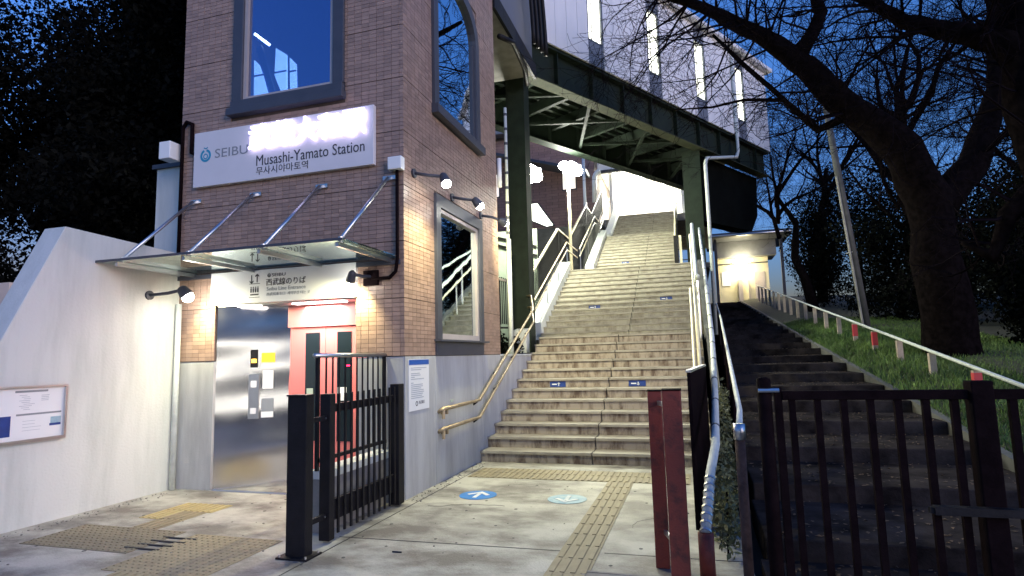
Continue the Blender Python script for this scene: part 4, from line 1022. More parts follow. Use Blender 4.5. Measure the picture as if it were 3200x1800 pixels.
# ------------------------------------------------------------------ bridge building over the stairs
bb_ = thing('bridge_building', 'pale panelled station building bridging over the stairs on dark steel girders', 'building', (B(0, 0, 8)))
S0, S9 = -3.2, 13.15
for n0, nm in ((-0.18, 'girder'), (-2.95, 'girder')):
    mb = MB(); bbox(mb, S0, S9-0.1, n0-0.02, n0+0.02, 8.03, 8.88); build(nm, mb, 'girder', bb_)
    mb = MB(); bbox(mb, S0, S9-0.1, n0-0.17, n0+0.17, 8.0, 8.03); build('bottom_flange', mb, 'girderl' if n0 > -1 else 'girder', bb_)
    mb = MB(); bbox(mb, S0, S9, n0-0.17, n0+0.19, 8.88, 8.93); build('top_flange', mb, 'girder', bb_)
    s_ = -2.7
    while s_ < 13.0:
        mb = MB(); bbox(mb, s_-0.015, s_+0.015, n0+0.02, n0+0.15, 8.03, 8.88); build('stiffener', mb, 'girder', bb_)
        s_ += 1.35
mb = MB(); bbox(mb, S0, S9, -2.8, -0.02, 8.93, 9.0); build('deck', mb, 'girder', bb_)
s_ = -2.6
while s_ < 11:
    mb = MB(); bbox(mb, s_-0.06, s_+0.06, -2.92, -0.21, 8.45, 8.75); build('cross_beam', mb, 'girder', bb_); s_ += 1.35
for s_ in (-2.6, 0.1, 2.8, 5.5, 8.2):
    mb = MB(); mb.beam(B(s_, -0.2, 8.2), B(s_+2.7, -2.9, 8.2), 0.08, 0.08); build('bracing', mb, 'girder', bb_)
    mb = MB(); mb.beam(B(s_, -2.9, 8.32), B(s_+2.7, -0.2, 8.32), 0.08, 0.08); build('bracing', mb, 'girder', bb_)
for i in range(8):
    n0 = -0.5-i*0.32; mb = MB(); bbox(mb, S0, 11, n0-0.05, n0+0.05, 8.80, 8.925); build('deck_rib', mb, 'girder', bb_)
wins = [(-0.25, 0.35), (2.45, 3.09), (5.19, 5.85), (7.87, 8.53), (10.67, 11.30)]
# cladding panels between the slit windows
def clad(s0, s1):
    k = max(1, round((s1-s0)/0.42)); st = (s1-s0)/k
    for i in range(k):
        mb = MB(); bbox(mb, s0+i*st+0.005, s0+(i+1)*st-0.005, 0.02, 0.07+0.0012*(i % 2), 8.96, 12.1); build('cladding_panel', mb, 'clad', bb_)
prev = S0
for a, b in wins:
    clad(prev, a); prev = b
    mb = MB(); bbox(mb, a+0.01, b-0.01, 0.015, 0.055, 8.96, 9.60); build('spandrel_panel', mb, 'cladd', bb_)
    mb = MB(); bbox(mb, a+0.01, b-0.01, 0.015, 0.055, 11.62, 12.1); build('spandrel_panel', mb, 'cladd', bb_)
    f = MB()
    bbox(f, a+0.01, a+0.05, 0.0, 0.06, 9.603, 11.617); bbox(f, b-0.05, b-0.01, 0.0, 0.06, 9.603, 11.617); bbox(f, a+0.05, b-0.05, 0.0, 0.06, 9.603, 9.65); bbox(f, a+0.05, b-0.05, 0.0, 0.06, 11.57, 11.617)
    wv = build('window', f, 'frame', bb_)
    p = MB(); bbox(p, a+0.05, b-0.05, -0.01, 0.0, 9.65, 11.57); build('pane', p, 'e_win', wv)
    p = MB(); bbox(p, a+0.20, a+0.23, 0.001, 0.03, 9.65, 11.57); build('mullion', p, 'sash', wv)
clad(prev, S9)
mb = MB(); bbox(mb, S0, S9, -0.05, -0.012, 9.0, 12.1).__class__; 
mb = MB(); bbox(mb, S0, S9-0.01, -0.09, -0.03, 9.0, 12.1); build('inner_wall', mb, 'cladd', bb_)
mb = MB(); bbox(mb, S0, S9, -2.95, -2.8, 8.96, 12.1); bbox(mb, S9-0.1, S9-0.001, -2.8, 0.018, 8.96, 12.1); build('rear_wall', mb, 'clad', bb_)
mb = MB(); mb.prism([B(S0, 0.28, 12.12), B(S0, -3.2, 12.12), B(S0, -3.2, 12.25), B(S0, -1.4, 12.75), B(S0, 0.28, 12.25)], Bd*(S9-S0+0.25)); build('roof', mb, 'clad', bb_)
# heavy lower hull at the far end
hu = MB(); hu.prism([B(8.75, -0.42, 5.75), B(8.75, -0.42, 7.99), B(S9-0.25, -0.42, 7.99), B(12.75, -0.42, 6.5), B(12.2, -0.42, 5.85)], Bn*(-0.5)); build('abutment', hu, 'black', bb_)
# columns
for (x, y, wd, zb, lb) in ((-3.50, 12.35, 0.42, 0.0, 'dark green steel column behind the lift tower'), (0.24, 19.95, 0.56, 4.05, 'thick dark column rising from the second landing')):
    c = thing('steel_column', lb, 'column', (x, y, zb), 'columns carrying the bridge building')
    m_ = 'girder'
    mb = MB(); mb.box(x-wd/2, x+wd/2, y-wd/2, y-wd/2+0.03, zb, 7.996).box(x-wd/2, x+wd/2, y+wd/2-0.03, y+wd/2, zb, 7.996).box(x-0.02, x+0.02, y-wd/2+0.03, y+wd/2-0.03, zb, 7.996)
    mb.box(x-wd/2, x-wd/2+0.02, y-wd/2+0.03, y+wd/2-0.03, zb, 7.996).box(x+wd/2-0.02, x+wd/2, y-wd/2+0.03, y+wd/2-0.03, zb, 7.996)
    build('shaft', mb, m_, c)
    mb = MB(); mb.box(x-wd/2-0.08, x+wd/2+0.08, y-wd/2-0.08, y+wd/2+0.08, zb, zb+0.05); build('base_plate', mb, m_, c)
# link between tower and bridge building
lk = thing('roof_link', 'cream soffit link with dark edge beam joining tower and bridge building', 'building', (-3.4, 9.4, 7.3))
mb = MB(); mb.box(-4.2, -3.06, YB+0.01, 12.1, 7.62, 7.70); build('soffit', mb, 'conc', lk)
mb = MB(); mb.beam((-3.03, YB+0.01, 7.74), (-3.03, 12.2, 7.74), 0.06, 0.32); build('edge_beam', mb, 'blackp', lk)
mb = MB(); mb.box(-4.2, -3.06, YB+0.01, 12.1, 7.9, 10.5); build('wall', mb, 'cladd', lk)
for i in range(4):
    r_ = 0.55+0.1*i; cx, cz = -3.0, 8.3
    mb = MB(); mb.tube([(-2.96+0.05*i, 10.5+0.25*i, 11.5), (-2.9+0.05*i, 11.0+0.25*i, 9.6)]+[(-2.85+0.04*i, 11.2+0.2*i+0.25*math.sin(R(90)*k/5), 9.3-1.3*(k/5)) for k in range(6)], 0.045, 8)
    build('cable_duct', mb, 'blackp', lk, smooth=True)
mb = MB(); mb.tube([(-3.02, 9.6, 7.2), (-3.0, 10.4, 7.5), (-3.1, 11.6, 7.55), (-3.2, 12.1, 7.45)], 0.05, 8); build('cable_duct', mb, 'blackp', lk, smooth=True)
# conduits at the tower rear corner
mb = MB()
mb.tube([(-3.1, 10.1, 1.5), (-3.1, 10.1, 3.6)], 0.045, 10).tube([(-3.12, 10.15, 3.55), (-3.12, 10.15, 6.1)], 0.03, 8)
vp = build('vertical_pipe', mb, 'wpipe', smooth=True, label='segmented pale pipe standing at the rear corner of the tower', cat='pipe')
for i in range(9):
    b_ = MB(); b_.tube([(-3.12, 10.15, 3.7+0.28*i), (-3.12, 10.15, 3.75+0.28*i)], 0.036, 8); build('pipe_clip', b_, 'frame', vp)
mb = MB(); mb.tube([(-3.0, 9.34, 4.35), (-3.0, 9.34, 4.85)], 0.04, 10); build('wall_cylinder', mb, 'signw', smooth=True, label='short white cylinder fitting on the rear edge of the tower', cat='light fitting')

# ------------------------------------------------------------------ concourse at the top
cc = thing('concourse', 'brightly lit white concourse hall at the top of the stairs', 'building', (-1.5, 30, 7.9))
mb = MB(); mb.box(-5.2, 1.2, 28.41, 37, 7.6, 7.955); build('floor', mb, 'conc', cc)
mb = MB(); mb.box(-5.2, 1.2, 36.8, 37, 7.955, 10.6); build('rear_wall', mb, 'signw', cc)
mb = MB(); mb.box(-5.2, -5.05, 28.8, 36.8, 7.955, 10.6); build('side_wall', mb, 'signw', cc)
mb = MB(); mb.box(1.05, 1.2, 28.8, 36.8, 7.955, 10.6); build('side_wall', mb, 'signw', cc)
mb = MB(); mb.box(-6.5, 1.2, 28.2, 37, 10.45, 10.6); build('ceiling', mb, 'signw', cc)
mb = MB(); mb.box(-6.5, 1.2, 28.05, 28.19, 10.32, 10.85); build('fascia', mb, 'signw', cc)
mb = MB(); mb.box(-6.5, 1.2, 28.0, 28.19, 10.18, 10.317); build('fascia_trim', mb, 'cdark', cc)
for x in (-4.4, -3.3, -2.2, -1.1, 0.0):
    mb = MB(); mb.box(x-0.07, x+0.07, 28.6, 36.4, 10.38, 10.44); build('tube_light', mb, 'e_tube', cc)
light('concourse_light', 'AREA', (-1.8, 30.5, 10.3), 900, (1, 0.98, 0.85), cc, target=(-1.8, 29.5, 7.9), size=3.5)
for x in (-3.45, -0.1):
    mb = MB(); mb.box(x-0.08, x+0.08, 28.6, 28.76, 7.955, 10.44); build('column', mb, 'signw', cc)

# station building of brick at the left rear
sb = thing('brick_building', 'pinkish brick station building behind the street lamps', 'building', (-6, 27, 5))
mb = MB(); mb.box(-10, -4.0, 27.0, 33, 0, 12.2); build('wall', mb, 'mortar', sb)
bk = MB(); z_ = 6.2; r_i = 0
while z_ < 12.0:
    x = -9.95 + (0.3 if r_i % 2 else 0)
    while x < -4.1: bk.box(x, min(x+0.58, -4.02), 26.975, 27.0, z_, z_+0.125); x += 0.6
    z_ += 0.14; r_i += 1
build('brick_courses', bk, 'brick', sb, kind='stuff')
mb = MB(); mb.prism([(-7.45, 26.93, 8.75), (-6.75, 26.93, 8.75), (-5.95, 26.93, 7.55), (-6.35, 26.93, 7.5), (-7.45, 26.93, 8.05)], (0, 0.03, 0)); wv = build('window', mb, 'frame', sb)
mb = MB(); mb.prism([(-7.40, 26.90, 8.70), (-6.78, 26.90, 8.70), (-6.05, 26.90, 7.60), (-6.35, 26.90, 7.56), (-7.40, 26.90, 8.08)], (0, 0.028, 0)); build('pane', mb, 'e_win', wv)
for x in (-9.0, -5.2):
    mb = MB(); mb.box(x-0.35, x+0.35, 26.93, 26.97, 9.2, 10.4); wv = build('window', mb, 'frame', sb)
    mb = MB(); mb.box(x-0.30, x+0.30, 26.90, 26.928, 9.25, 10.35); build('pane', mb, 'e_dim', wv)
mb = MB(); mb.beam((-9.5, 26.3, 11.3), (-4.2, 26.3, 9.7), 1.2, 0.12); build('lean_to_roof', mb, 'roofd', sb)
mb = MB(); mb.box(-10.4, -3.8, 26.4, 33.4, 12.2, 12.4); build('roof', mb, 'cladd', sb)
mb = MB(); mb.box(-6.6, -3.3, 23.0, 23.2, 4.0, 6.6); build('retaining_wall', mb, 'cdark', label='dark wall left of the third flight below the brick building', cat='wall')
gf = thing('pale_fence_panel', 'pale green board panel crossed by two dark rails left of the second flight', 'fence', (-4.3, 15, 0))
mb = MB(); mb.box(-5.6, -3.95, 15.5, 15.55, 0, 4.95); build('panel', mb, 'pgreen', gf)
mb = MB(); mb.beam((-5.6, 15.46, 4.95), (-3.95, 15.46, 4.45), 0.04, 0.05).beam((-5.6, 15.46, 4.75), (-3.95, 15.46, 4.2), 0.04, 0.05); build('rail', mb, 'blackp', gf)
mb = MB(); mb.box(-8, -5.6, 15.4, 15.6, 0, 7.2).box(-3.949, -3.6, 15.0, 15.3, 0, 2.6); build('dark_wall', mb, 'cdark', label='tall dark wall beside the pale green panel behind the tower', cat='wall')

# ------------------------------------------------------------------ street lamps
def street_lamp(x, y, z, zb, label, e):
    t = thing('street_lamp', label, 'street lamp', (x, y, zb), 'bright lamps beside the stairs')
    mb = MB(); mb.tube([(x, y, zb), (x, y, z-0.15)], 0.05, 10); build('pole', mb, 'cream', t, smooth=True)
    mb = MB(); mb.tube([(x, y, z-0.18), (x, y, z-0.08), (x, y, z+0.22), (x, y, z+0.30)], [0.06, 0.13, 0.16, 0.08], 14); build('housing', mb, 'frame', t, smooth=True)
    mb = MB(); mb.ball((x+0.12, y-0.14, z), 0.27, 16, 10, (1, 0.7, 0.95)); build('glare_globe', mb, 'e_street', t, smooth=True)  # lamp body, first ball of the glare shape
    mb = MB(); mb.ball((x+0.34, y-0.16, z-0.10), 0.17, 14, 8, (1, 0.7, 0.9)); build('glare_globe', mb, 'e_street', t, smooth=True)  # extra ball, gives the lamp the outline of blown-out glare
    mb = MB(); mb.ball((x-0.10, y-0.16, z+0.14), 0.16, 14, 8, (1.1, 0.7, 0.9)); build('glare_globe', mb, 'e_street', t, smooth=True)  # second extra ball of the modelled glare
    mb = MB(); mb.beam((x-0.2, y, z+0.30), (x+0.45, y, z+0.12), 0.12, 0.05); build('cross_arm', mb, 'frame', t)
    light('lamp_light', 'SPOT', (x+0.2, y-0.3, z-0.3), e, (0.97, 1.0, 0.74), t, target=(x+1.2, y+0.3, z-2.2), size=0.2, angle=168, blend=0.5)
street_lamp(-3.96, 14.5, 6.15, 2.0, 'glaring lamp on a pole nearest the dark green column', 600)
street_lamp(-3.62, 18.6, 7.46, 4.2, 'glaring lamp on a pale pole above the third flight', 650)
al = thing('arched_lamp_post', 'white post with curved arm in front of the concourse fascia', 'lamp post', (-3.9, 24, 6))
mb = MB(); mb.tube([(-4.0, 24, 5.5), (-4.0, 24, 9.7)], 0.06, 10); build('post', mb, 'signw', al, smooth=True)
mb = MB(); mb.tube([(-3.75, 25, 8.0), (-3.72, 25, 9.0)]+[(-3.45-0.27*math.cos(R(90)*k/5), 25, 9.0+0.35*math.sin(R(90)*k/5)) for k in range(1, 6)], 0.10, 10); build('arm', mb, 'signw', al, smooth=True)

# ------------------------------------------------------------------ small station building at the top of the path
fs = thing('station_shelter', 'small lit cream shelter with dark roof at the top of the old path', 'building', (3, 39, 4.4))
zb = 0.15*NS
mb = MB(); mb.tube([(1.2, 37.72, 8.42), (5.9, 37.72, 8.42)], 0.07, 8); build('gutter', mb, 'steelr', fs, smooth=True)
mb = MB(); mb.tube([(1.35, 37.75, 8.4), (1.35, 38.3, 8.0), (1.35, 38.35, 4.4)], 0.05, 8); build('downpipe', mb, 'steelr', fs, smooth=True)
mb = MB(); mb.box(1.95, 2.45, 40.15, 40.197, 5.6, 6.5); build('poster', mb, 'signw', fs)
mb = MB(); mb.box(3.9, 4.5, 40.15, 40.197, 4.36, 6.4); build('door', mb, 'sash', fs)
mb = MB(); mb.box(1.7, 4.75, 40.2, 40.4, zb, 7.35); build('wall', mb, 'cwall', fs)
mb = MB(); mb.box(1.7, 4.75, 40.14, 40.197, 6.95, 7.02); build('rail', mb, 'roofd', fs)
mb = MB(); mb.box(1.2, 5.9, 37.8, 43, 8.35, 8.6); build('roof', mb, 'roofd', fs)
mb = MB(); mb.box(1.7, 5.2, 39.6, 42, 7.36, 8.34); build('upper_wall', mb, 'cladd', fs)
for x in (1.6, 5.35):
    mb = MB(); mb.box(x-0.08, x+0.08, 38.4, 38.56, zb-0.5, 8.349); build('column', mb, 'roofd', fs)
mb = MB(); mb.box(2.9, 3.15, 39.9, 40.13, zb, zb+1.6).box(3.5, 3.56, 39.9, 40.1, zb, zb+1.5); build('pillar', mb, 'sash', fs)
mb = MB(); mb.ball((3.15, 39.15, 7.02), 0.60, 20, 10, (1, 0.6, 0.22)); lp = build('ceiling_lamp', mb, 'e_warm', smooth=True, label='oval warm ceiling lamp shining under the shelter at the path top', cat='lamp')
light('shelter_light', 'POINT', (3.15, 39.72, 6.7), 75, (1, 0.84, 0.5), lp, size=0.3)

# ------------------------------------------------------------------ trees
class Tree:
    def __init__(s, seed): s.r = random.Random(seed); s.thick = MB(); s.thin = []
    def branch(s, p, d, L, r, depth, up=0.12, bend=0.35, kids=(3, 5), ratio=0.62):
        k = 5 if depth > 0 else 4; pts = [Vector(p)]; rad = [r]; d = Vector(d).normalized()
        for i in range(k):
            d = (d+Vector((s.r.gauss(0, bend), s.r.gauss(0, bend), s.r.gauss(0, bend)+up))*0.5).normalized()
            pts.append(pts[-1]+d*(L/k)); rad.append(max(0.004, r*(1-0.75*(i+1)/k)))
        if r > 0.035: s.thick.tube(pts, rad, 8 if r > 0.1 else 5, caps=False)
        else: s.thin.append((pts, rad))
        if depth <= 0: return
        n = s.r.randint(*kids)
        for j in range(n):
            t = s.r.uniform(0.25, 1.0); i = min(k-1, int(t*k)); q = pts[i].lerp(pts[i+1], t*k-i); dd = (pts[i+1]-pts[i]).normalized()
            ax = Vector((s.r.gauss(0, 1), s.r.gauss(0, 1), s.r.gauss(0, 1))).cross(dd)
            if ax.length < 1e-3: continue
            nd = (dd*s.r.uniform(0.5, 1.0)+ax.normalized()*s.r.uniform(0.6, 1.1)).normalized()
            s.branch(q, nd, L*ratio*s.r.uniform(0.7, 1.15), max(0.005, rad[i]*0.6), depth-1, up, bend, kids, ratio)
    def limb(s, pts, rad, n, L, depth=2, from_t=0.2, up=0.05, kids=(3, 4)):
        P = [Vector(p) for p in pts]
        # refine with wobble
        Q, Rr_ = [P[0]], [rad[0]]
        for i in range(len(P)-1):
            for j in range(1, 4):
                t = j/3; q = P[i].lerp(P[i+1], t); w_ = (rad[i]*(1-t)+rad[i+1]*t)
                if j < 3: q = q+Vector((s.r.gauss(0, .25), s.r.gauss(0, .25), s.r.gauss(0, .25)))*w_*0.35
                Q.append(q); Rr_.append(w_*s.r.uniform(0.93, 1.08))
        s.thick.tube(Q, Rr_, 12, caps=True)
        for j in range(n):
            t = from_t+(1-from_t)*s.r.random(); i = min(len(Q)-2, int(t*(len(Q)-1))); q = Q[i]; dd = (Q[i+1]-Q[i]).normalized()
            ax = Vector((s.r.gauss(0, 1), s.r.gauss(0, 1), s.r.gauss(0, 1))).cross(dd)
            if ax.length < 1e-3: continue
            s.branch(q, (dd*0.5+ax.normalized()), L*s.r.uniform(0.6, 1.2), min(0.032, Rr_[i]*0.35), depth, up, 0.4, kids)
    def finish(s, name, label, loc, group=None, twig_name='twigs'):
        t = thing(name, label, 'tree', loc, group)
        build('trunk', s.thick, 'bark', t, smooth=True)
        if s.thin:
            V, Fq = [], []
            for pts, rad in s.thin:
                n0 = len(V)
                for i, (p, r) in enumerate(zip(pts, rad)):
                    dd = (pts[min(i+1, len(pts)-1)]-pts[max(i-1, 0)]).normalized(); a = dd.orthogonal().normalized(); b_ = dd.cross(a)
                    for j in range(3):
                        th = 2.094*j; V.append(tuple(p+(a*math.cos(th)+b_*math.sin(th))*r))
                for i in range(len(pts)-1):
                    for j in range(3): j2 = (j+1) % 3; Fq.append((n0+3*i+j, n0+3*i+j2, n0+3*i+3+j2, n0+3*i+3+j))
            fast_mesh(twig_name, V, Fq, 'twig', t)
        return t
def sc(p, k, C=Vector((0, 0, 1.5))): return C+(Vector(p)-C)*k
K = 1.3
T = Tree(3)
main = [(3.72, 10, 0.2), (3.55, 10, 1.2), (3.49, 10, 2.32), (3.43, 10, 3.65), (3.17, 10, 4.44), (2.56, 10, 5.12), (2.08, 10, 5.79), (1.71, 10, 6.22), (1.29, 10, 6.64), (0.79, 10, 7.01), (0.49, 10, 7.25), (-0.2, 9.9, 7.6), (-0.9, 9.8, 7.75)]
T.limb([sc(p, K) for p in main], [0.60, 0.46, 0.40, 0.37, 0.33, 0.28, 0.235, 0.20, 0.175, 0.15, 0.12, 0.08, 0.04], 46, 2.6, 3, 0.42, 0.02)
T.limb([sc(p, K) for p in [(1.88, 10, 6.15), (2.1, 10, 6.5), (2.24, 10, 6.82), (2.17, 10, 7.2), (2.3, 10, 8.2)]], [0.17, 0.14, 0.12, 0.10, 0.05], 10, 1.8, 2, 0.3)
T.limb([sc(p, K) for p in [(2.6, 10, 5.1), (2.05, 10, 4.9), (1.64, 10, 5.4), (1.0, 10, 6.2), (0.6, 10, 6.75)]], [0.09, 0.07, 0.06, 0.05, 0.03], 14, 1.5, 2, 0.2)
T.limb([sc(p, K) for p in [(1.75, 10, 5.3), (1.6, 10, 5.45), (1.0, 10, 5.55), (0.5, 10, 5.5), (-0.1, 10, 5.55)]], [0.045, 0.04, 0.03, 0.024, 0.012], 8, 1.0, 1, 0.2)
T.limb([sc(p, K) for p in [(3.4, 10, 3.4), (4.2, 10.4, 4.2), (4.9, 11, 5.6), (5.2, 11.5, 7.4)]], [0.36, 0.28, 0.2, 0.1], 22, 2.2, 3, 0.3)
T.finish('cherry_tree', 'huge leaning bare tree whose trunk arches left over the bridge building', (4.8, 13, 0.9))
T = Tree(5); K = 1.25
T.limb([sc(p, K) for p in [(4.2, 8, 0.6), (4.05, 8, 2.2), (3.90, 8, 3.83), (3.86, 8, 4.99), (3.82, 8, 5.8), (3.9, 8, 7.5)]], [0.46, 0.38, 0.33, 0.30, 0.27, 0.18], 14, 2.0, 3, 0.4)
T.limb([sc(p, K) for p in [(3.80, 8, 4.75), (3.56, 8, 5.05), (3.18, 8, 5.22), (2.68, 8, 5.45), (2.38, 8, 5.75), (1.9, 8, 6.1)]], [0.22, 0.18, 0.14, 0.11, 0.08, 0.03], 22, 1.9, 3, 0.2)
T.limb([sc(p, K) for p in [(3.9, 8, 3.3), (3.5, 8, 2.95), (3.35, 8.1, 2.5), (3.1, 8.2, 2.7)]], [0.2, 0.12, 0.08, 0.03], 8, 1.2, 2, 0.2)
T.finish('bare_tree', 'dark bare tree with a thick trunk at the right edge of view', (5.2, 10, 0.7), 'bare trees on the hillside')
def bgtree(seed, x, y, h, r, lean, label, n=6):
    T = Tree(seed); zb = hill(x, min(y, 40)); base = Vector((x, y, zb-0.2)); pts = [base]; rad = [r]
    for i in range(1, 5):
        pts.append(base+Vector((lean[0]*i/4+T.r.gauss(0, .12), lean[1]*i/4, h*0.55*i/4))); rad.append(r*(1-0.17*i))
    T.limb(pts, rad, 5, 1.5, 2, 0.4)
    top = pts[-1]
    for j in range(n):
        a = 2*math.pi*j/n+T.r.random(); T.branch(top-Vector((0, 0, T.r.random()*h*0.2)), (math.cos(a)*0.75, math.sin(a)*0.75, 0.9), h*0.34, r*0.42, 4, 0.10, 0.35, (4, 5), 0.66)
    T.finish('bare_tree', label, tuple(base), 'bare trees on the hillside')
bgtree(21, 8.6, 25, 14, 0.34, (-0.6, 0), 'upright bare tree between the arching tree and the right edge', 7)
bgtree(22, 4.7, 26, 9.5, 0.22, (-1.2, 0), 'small crooked bare tree right of the bridge building end')
bgtree(23, 12.0, 24, 12, 0.30, (0.5, 0), 'bare tree far to the right behind the thick trunk', 7)
bgtree(24, 6.3, 33, 13, 0.28, (0.3, 0), 'distant bare tree behind the utility pole', 5)
bgtree(25, 15.5, 31, 14, 0.33, (-0.6, 0), 'most distant bare tree at the right', 5)
bgtree(27, 6.9, 21, 8.5, 0.16, (-0.5, 0), 'slender bare tree just right of the utility pole', 6)
bgtree(28, 2.9, 44, 12, 0.2, (0.5, 0), 'bare tree rising behind the path shelter', 6)
bgtree(26, 9.6, 18, 11, 0.24, (0.4, 0), 'bare tree with fanning twigs just right of the arching trunk', 8)

def leaves(blobs, n, size, m, name, parent=None, kind=None):
    """blobs: (cx,cy,cz,rx,ry,rz,weight)"""
    B_ = np.array([b[:6] for b in blobs]); wts = np.array([b[6] if len(b) > 6 else b[3]*b[4]*b[5] for b in blobs], float); wts /= wts.sum()
    idx = nrs.choice(len(blobs), n, p=wts); u = nrs.normal(size=(n, 3)); u /= np.linalg.norm(u, axis=1)[:, None]
    rr = nrs.rand(n)**0.45
    lump = 1+0.22*np.sin(u[:, 0]*7+idx)*np.cos(u[:, 2]*6+idx*2)
    P = B_[idx, :3]+u*(rr*lump)[:, None]*B_[idx, 3:6]
    a = nrs.normal(size=(n, 3)); a /= np.linalg.norm(a, axis=1)[:, None]; b = np.cross(a, nrs.normal(size=(n, 3))); b /= np.linalg.norm(b, axis=1)[:, None]
    sz = size*(0.4+1.5*nrs.rand(n)**2)[:, None]
    V = np.stack([P-a*sz, P-b*sz*0.5, P+a*sz, P+b*sz*0.5], 1).reshape(-1, 3)
    return fast_mesh(name, V, np.arange(4*n).reshape(-1, 4), m, parent, kind)
def evergreen(x, y, zb, h, rad, n, label, size=0.048, group='dense evergreen trees left of the tower', seed=1):
    rg_ = random.Random(seed); t = thing('evergreen_tree', label, 'tree', (x, y, zb), group)
    mb = MB(); mb.tube([(x, y, zb-0.1), (x+0.1, y, zb+h*0.4), (x, y+0.1, zb+h*0.8)], [0.3, 0.2, 0.08], 10); build('trunk', mb, 'bark', t, smooth=True)
    bl = []
    for i in range(38):
        a = rg_.random()*6.28; q = rg_.random()**0.5*rad*0.75; zz_ = zb+h*rg_.uniform(0.12, 0.95); k = 1-0.35*abs((zz_-zb)/h-0.5)
        r_ = rad*rg_.uniform(0.28, 0.45)*k; bl.append((x+math.cos(a)*q*k, y+math.sin(a)*q*k, zz_, r_, r_, r_*0.8))
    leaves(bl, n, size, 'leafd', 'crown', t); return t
evergreen(-12.2, 10.5, 0.3, 12, 3.6, 150000, 'dense dark evergreen at the far upper left', seed=1)
evergreen(-9.2, 9.0, 0.3, 10.5, 2.6, 150000, 'dense dark evergreen rising just behind the white wall', seed=2)
evergreen(-10.3, 13.5, 0.3, 13, 3.2, 150000, 'dark evergreen next to the left edge of the tower with sky gaps', seed=3)
evergreen(-15.8, 8.0, 0.3, 8.5, 3.4, 110000, 'lower dark evergreen at the left edge of view', seed=4)
evergreen(-16.5, 13.0, 0.3, 14, 4.2, 90000, 'tallest dark evergreen filling the upper left corner', size=0.06, seed=5)
evergreen(-13.2, 16.5, 0.3, 13, 3.6, 70000, 'dark evergreen behind the others, left of the tower', size=0.06, seed=6)
# shrubs on the hillside
def shrub(x, y, rx, rz, n, label, m='leafb'):
    zb = hill(x, min(y, 40)); t = thing('shrub', label, 'shrub', (x, y, zb), 'dark shrubs on the hillside')
    rg_ = random.Random(int(x*13+y*7)); bl = [(x+rg_.uniform(-.6, .6)*rx, y+rg_.uniform(-.4, .4)*rx, zb+rz*rg_.uniform(0.2, 0.85), rx*rg_.uniform(.35, .6), rx*.5, rz*rg_.uniform(.22, .38)) for _ in range(12)]
    mb = MB(); mb.tube([(x, y, zb-0.1), (x, y, zb+rz*0.6)], [0.12, 0.04], 6); build('stem', mb, 'bark', t)
    leaves(bl, n, 0.05, m, 'crown', t)
for i, (x, y, rx, rz, lb) in enumerate([(6.2, 21, 1.9, 3.6, 'dark shrub right of the utility pole'), (5.2, 29, 1.5, 5.2, 'tall dark shrub beside the path shelter'), (8.8, 19, 2.4, 4.0, 'wide dark shrub behind the arching trunk'),
        (11.6, 18, 2.6, 3.6, 'dark shrub under the right edge tree'), (7.4, 30, 2.6, 6.5, 'tall evergreen mass behind the utility pole'), (11.5, 27, 3.2, 6.0, 'broad dark shrub on the upper hillside'),
        (15.5, 23, 3.4, 5.0, 'dark shrub farthest right'), (6.9, 14.5, 1.3, 2.2, 'low shrub behind the post-and-rail fence'), (9.4, 13.5, 1.9, 2.8, 'dark shrub left of the right edge trunk')]):
    shrub(x, y, rx, rz, int(22000*rx*0.6), lb)
hg = thing('hedge', 'narrow straggly hedge between the banded pipe and the path handrail', 'hedge', (0.2, 5, 0))
leaves([(0.15+0.012*i, 4.75+0.28*i, 0.18+0.03*i+0.15*(i % 3 == 0), 0.10, 0.2, 0.34) for i in range(16)], 7000, 0.022, 'hedge', 'foliage', hg)
mb = MB()
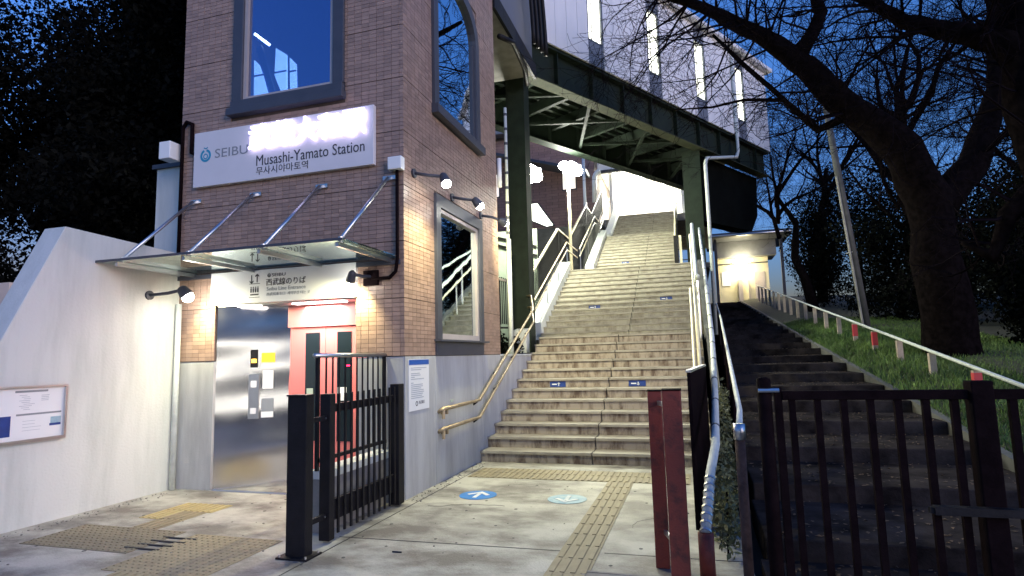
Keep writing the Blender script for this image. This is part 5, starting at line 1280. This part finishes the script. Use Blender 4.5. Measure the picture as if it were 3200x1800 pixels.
for i in range(9):
    mb = MB(); mb.tube([(0.15+0.02*i, 4.8+0.45*i, 0), (0.17+0.02*i, 4.85+0.45*i, 0.45)], 0.008, 5); build('stem', mb, 'bark', hg)
hb = thing('climbing_plant', 'small dark plants in the strip behind the side wall', 'plant', (-3.5, 10.5, 1.5))
leaves([(-3.4-0.1*(i % 3), 9.6+0.3*i, 1.62+0.1*(i % 2), 0.15, 0.25, 0.22) for i in range(9)], 2500, 0.03, 'leafb', 'foliage', hb)

# ------------------------------------------------------------------ utility pole
up = thing('utility_pole', 'slightly leaning pale utility pole beyond the grass bank', 'utility pole', (4.6, 18.6, 1.7))
mb = MB(); mb.tube([(4.62, 18.6, 1.6), (4.05, 18.9, 9.6)], [0.12, 0.075], 12); build('pole', mb, 'cdark', up, smooth=True)
mb = MB(); mb.tube([(4.50, 18.44, 1.7), (4.20, 18.7, 6.4)], 0.03, 6); build('cable_guard', mb, 'conc', up)
mb = MB(); mb.tube([(4.27, 18.7, 4.15), (4.42, 18.6, 4.17)], 0.02, 6); build('pole_band', mb, 'steelr', up)

# ------------------------------------------------------------------ made-up shop across the road, added unseen to be reflected
ho = thing('added_shop', 'made-up pale shop across the road with a glowing band, added for reflections', 'building', (-5, -14, 0))
mb = MB(); mb.box(-15, 5, -20, -14, -0.1, 5.6); build('wall', mb, 'clad', ho)
mb = MB(); mb.box(-15.5, 5.5, -20.5, -13.4, 5.6, 5.85); build('roof', mb, 'roofd', ho)
mb = MB(); mb.box(-13, 3, -13.99, -13.93, 1.12, 1.36); build('reflection_band', mb, 'e_reflect', ho)  # glowing strip added to give the steel a bright reflected band
mb = MB(); mb.box(-14.9, 4.9, -13.995, -13.92, 0, 1.11); build('plinth', mb, 'roofd', ho)  # dark base added for the dark zone of the reflection
mb = MB(); mb.box(-13, 3, -13.99, -13.80, 2.55, 2.75); build('awning', mb, 'roofd', ho)
for x in (-11, -7, -3, 1):
    mb = MB(); mb.box(x-0.8, x+0.8, -13.99, -13.95, 3.3, 4.4); build('window', mb, 'e_win', ho) if x in (-11,) else build('window', mb, 'frame', ho)
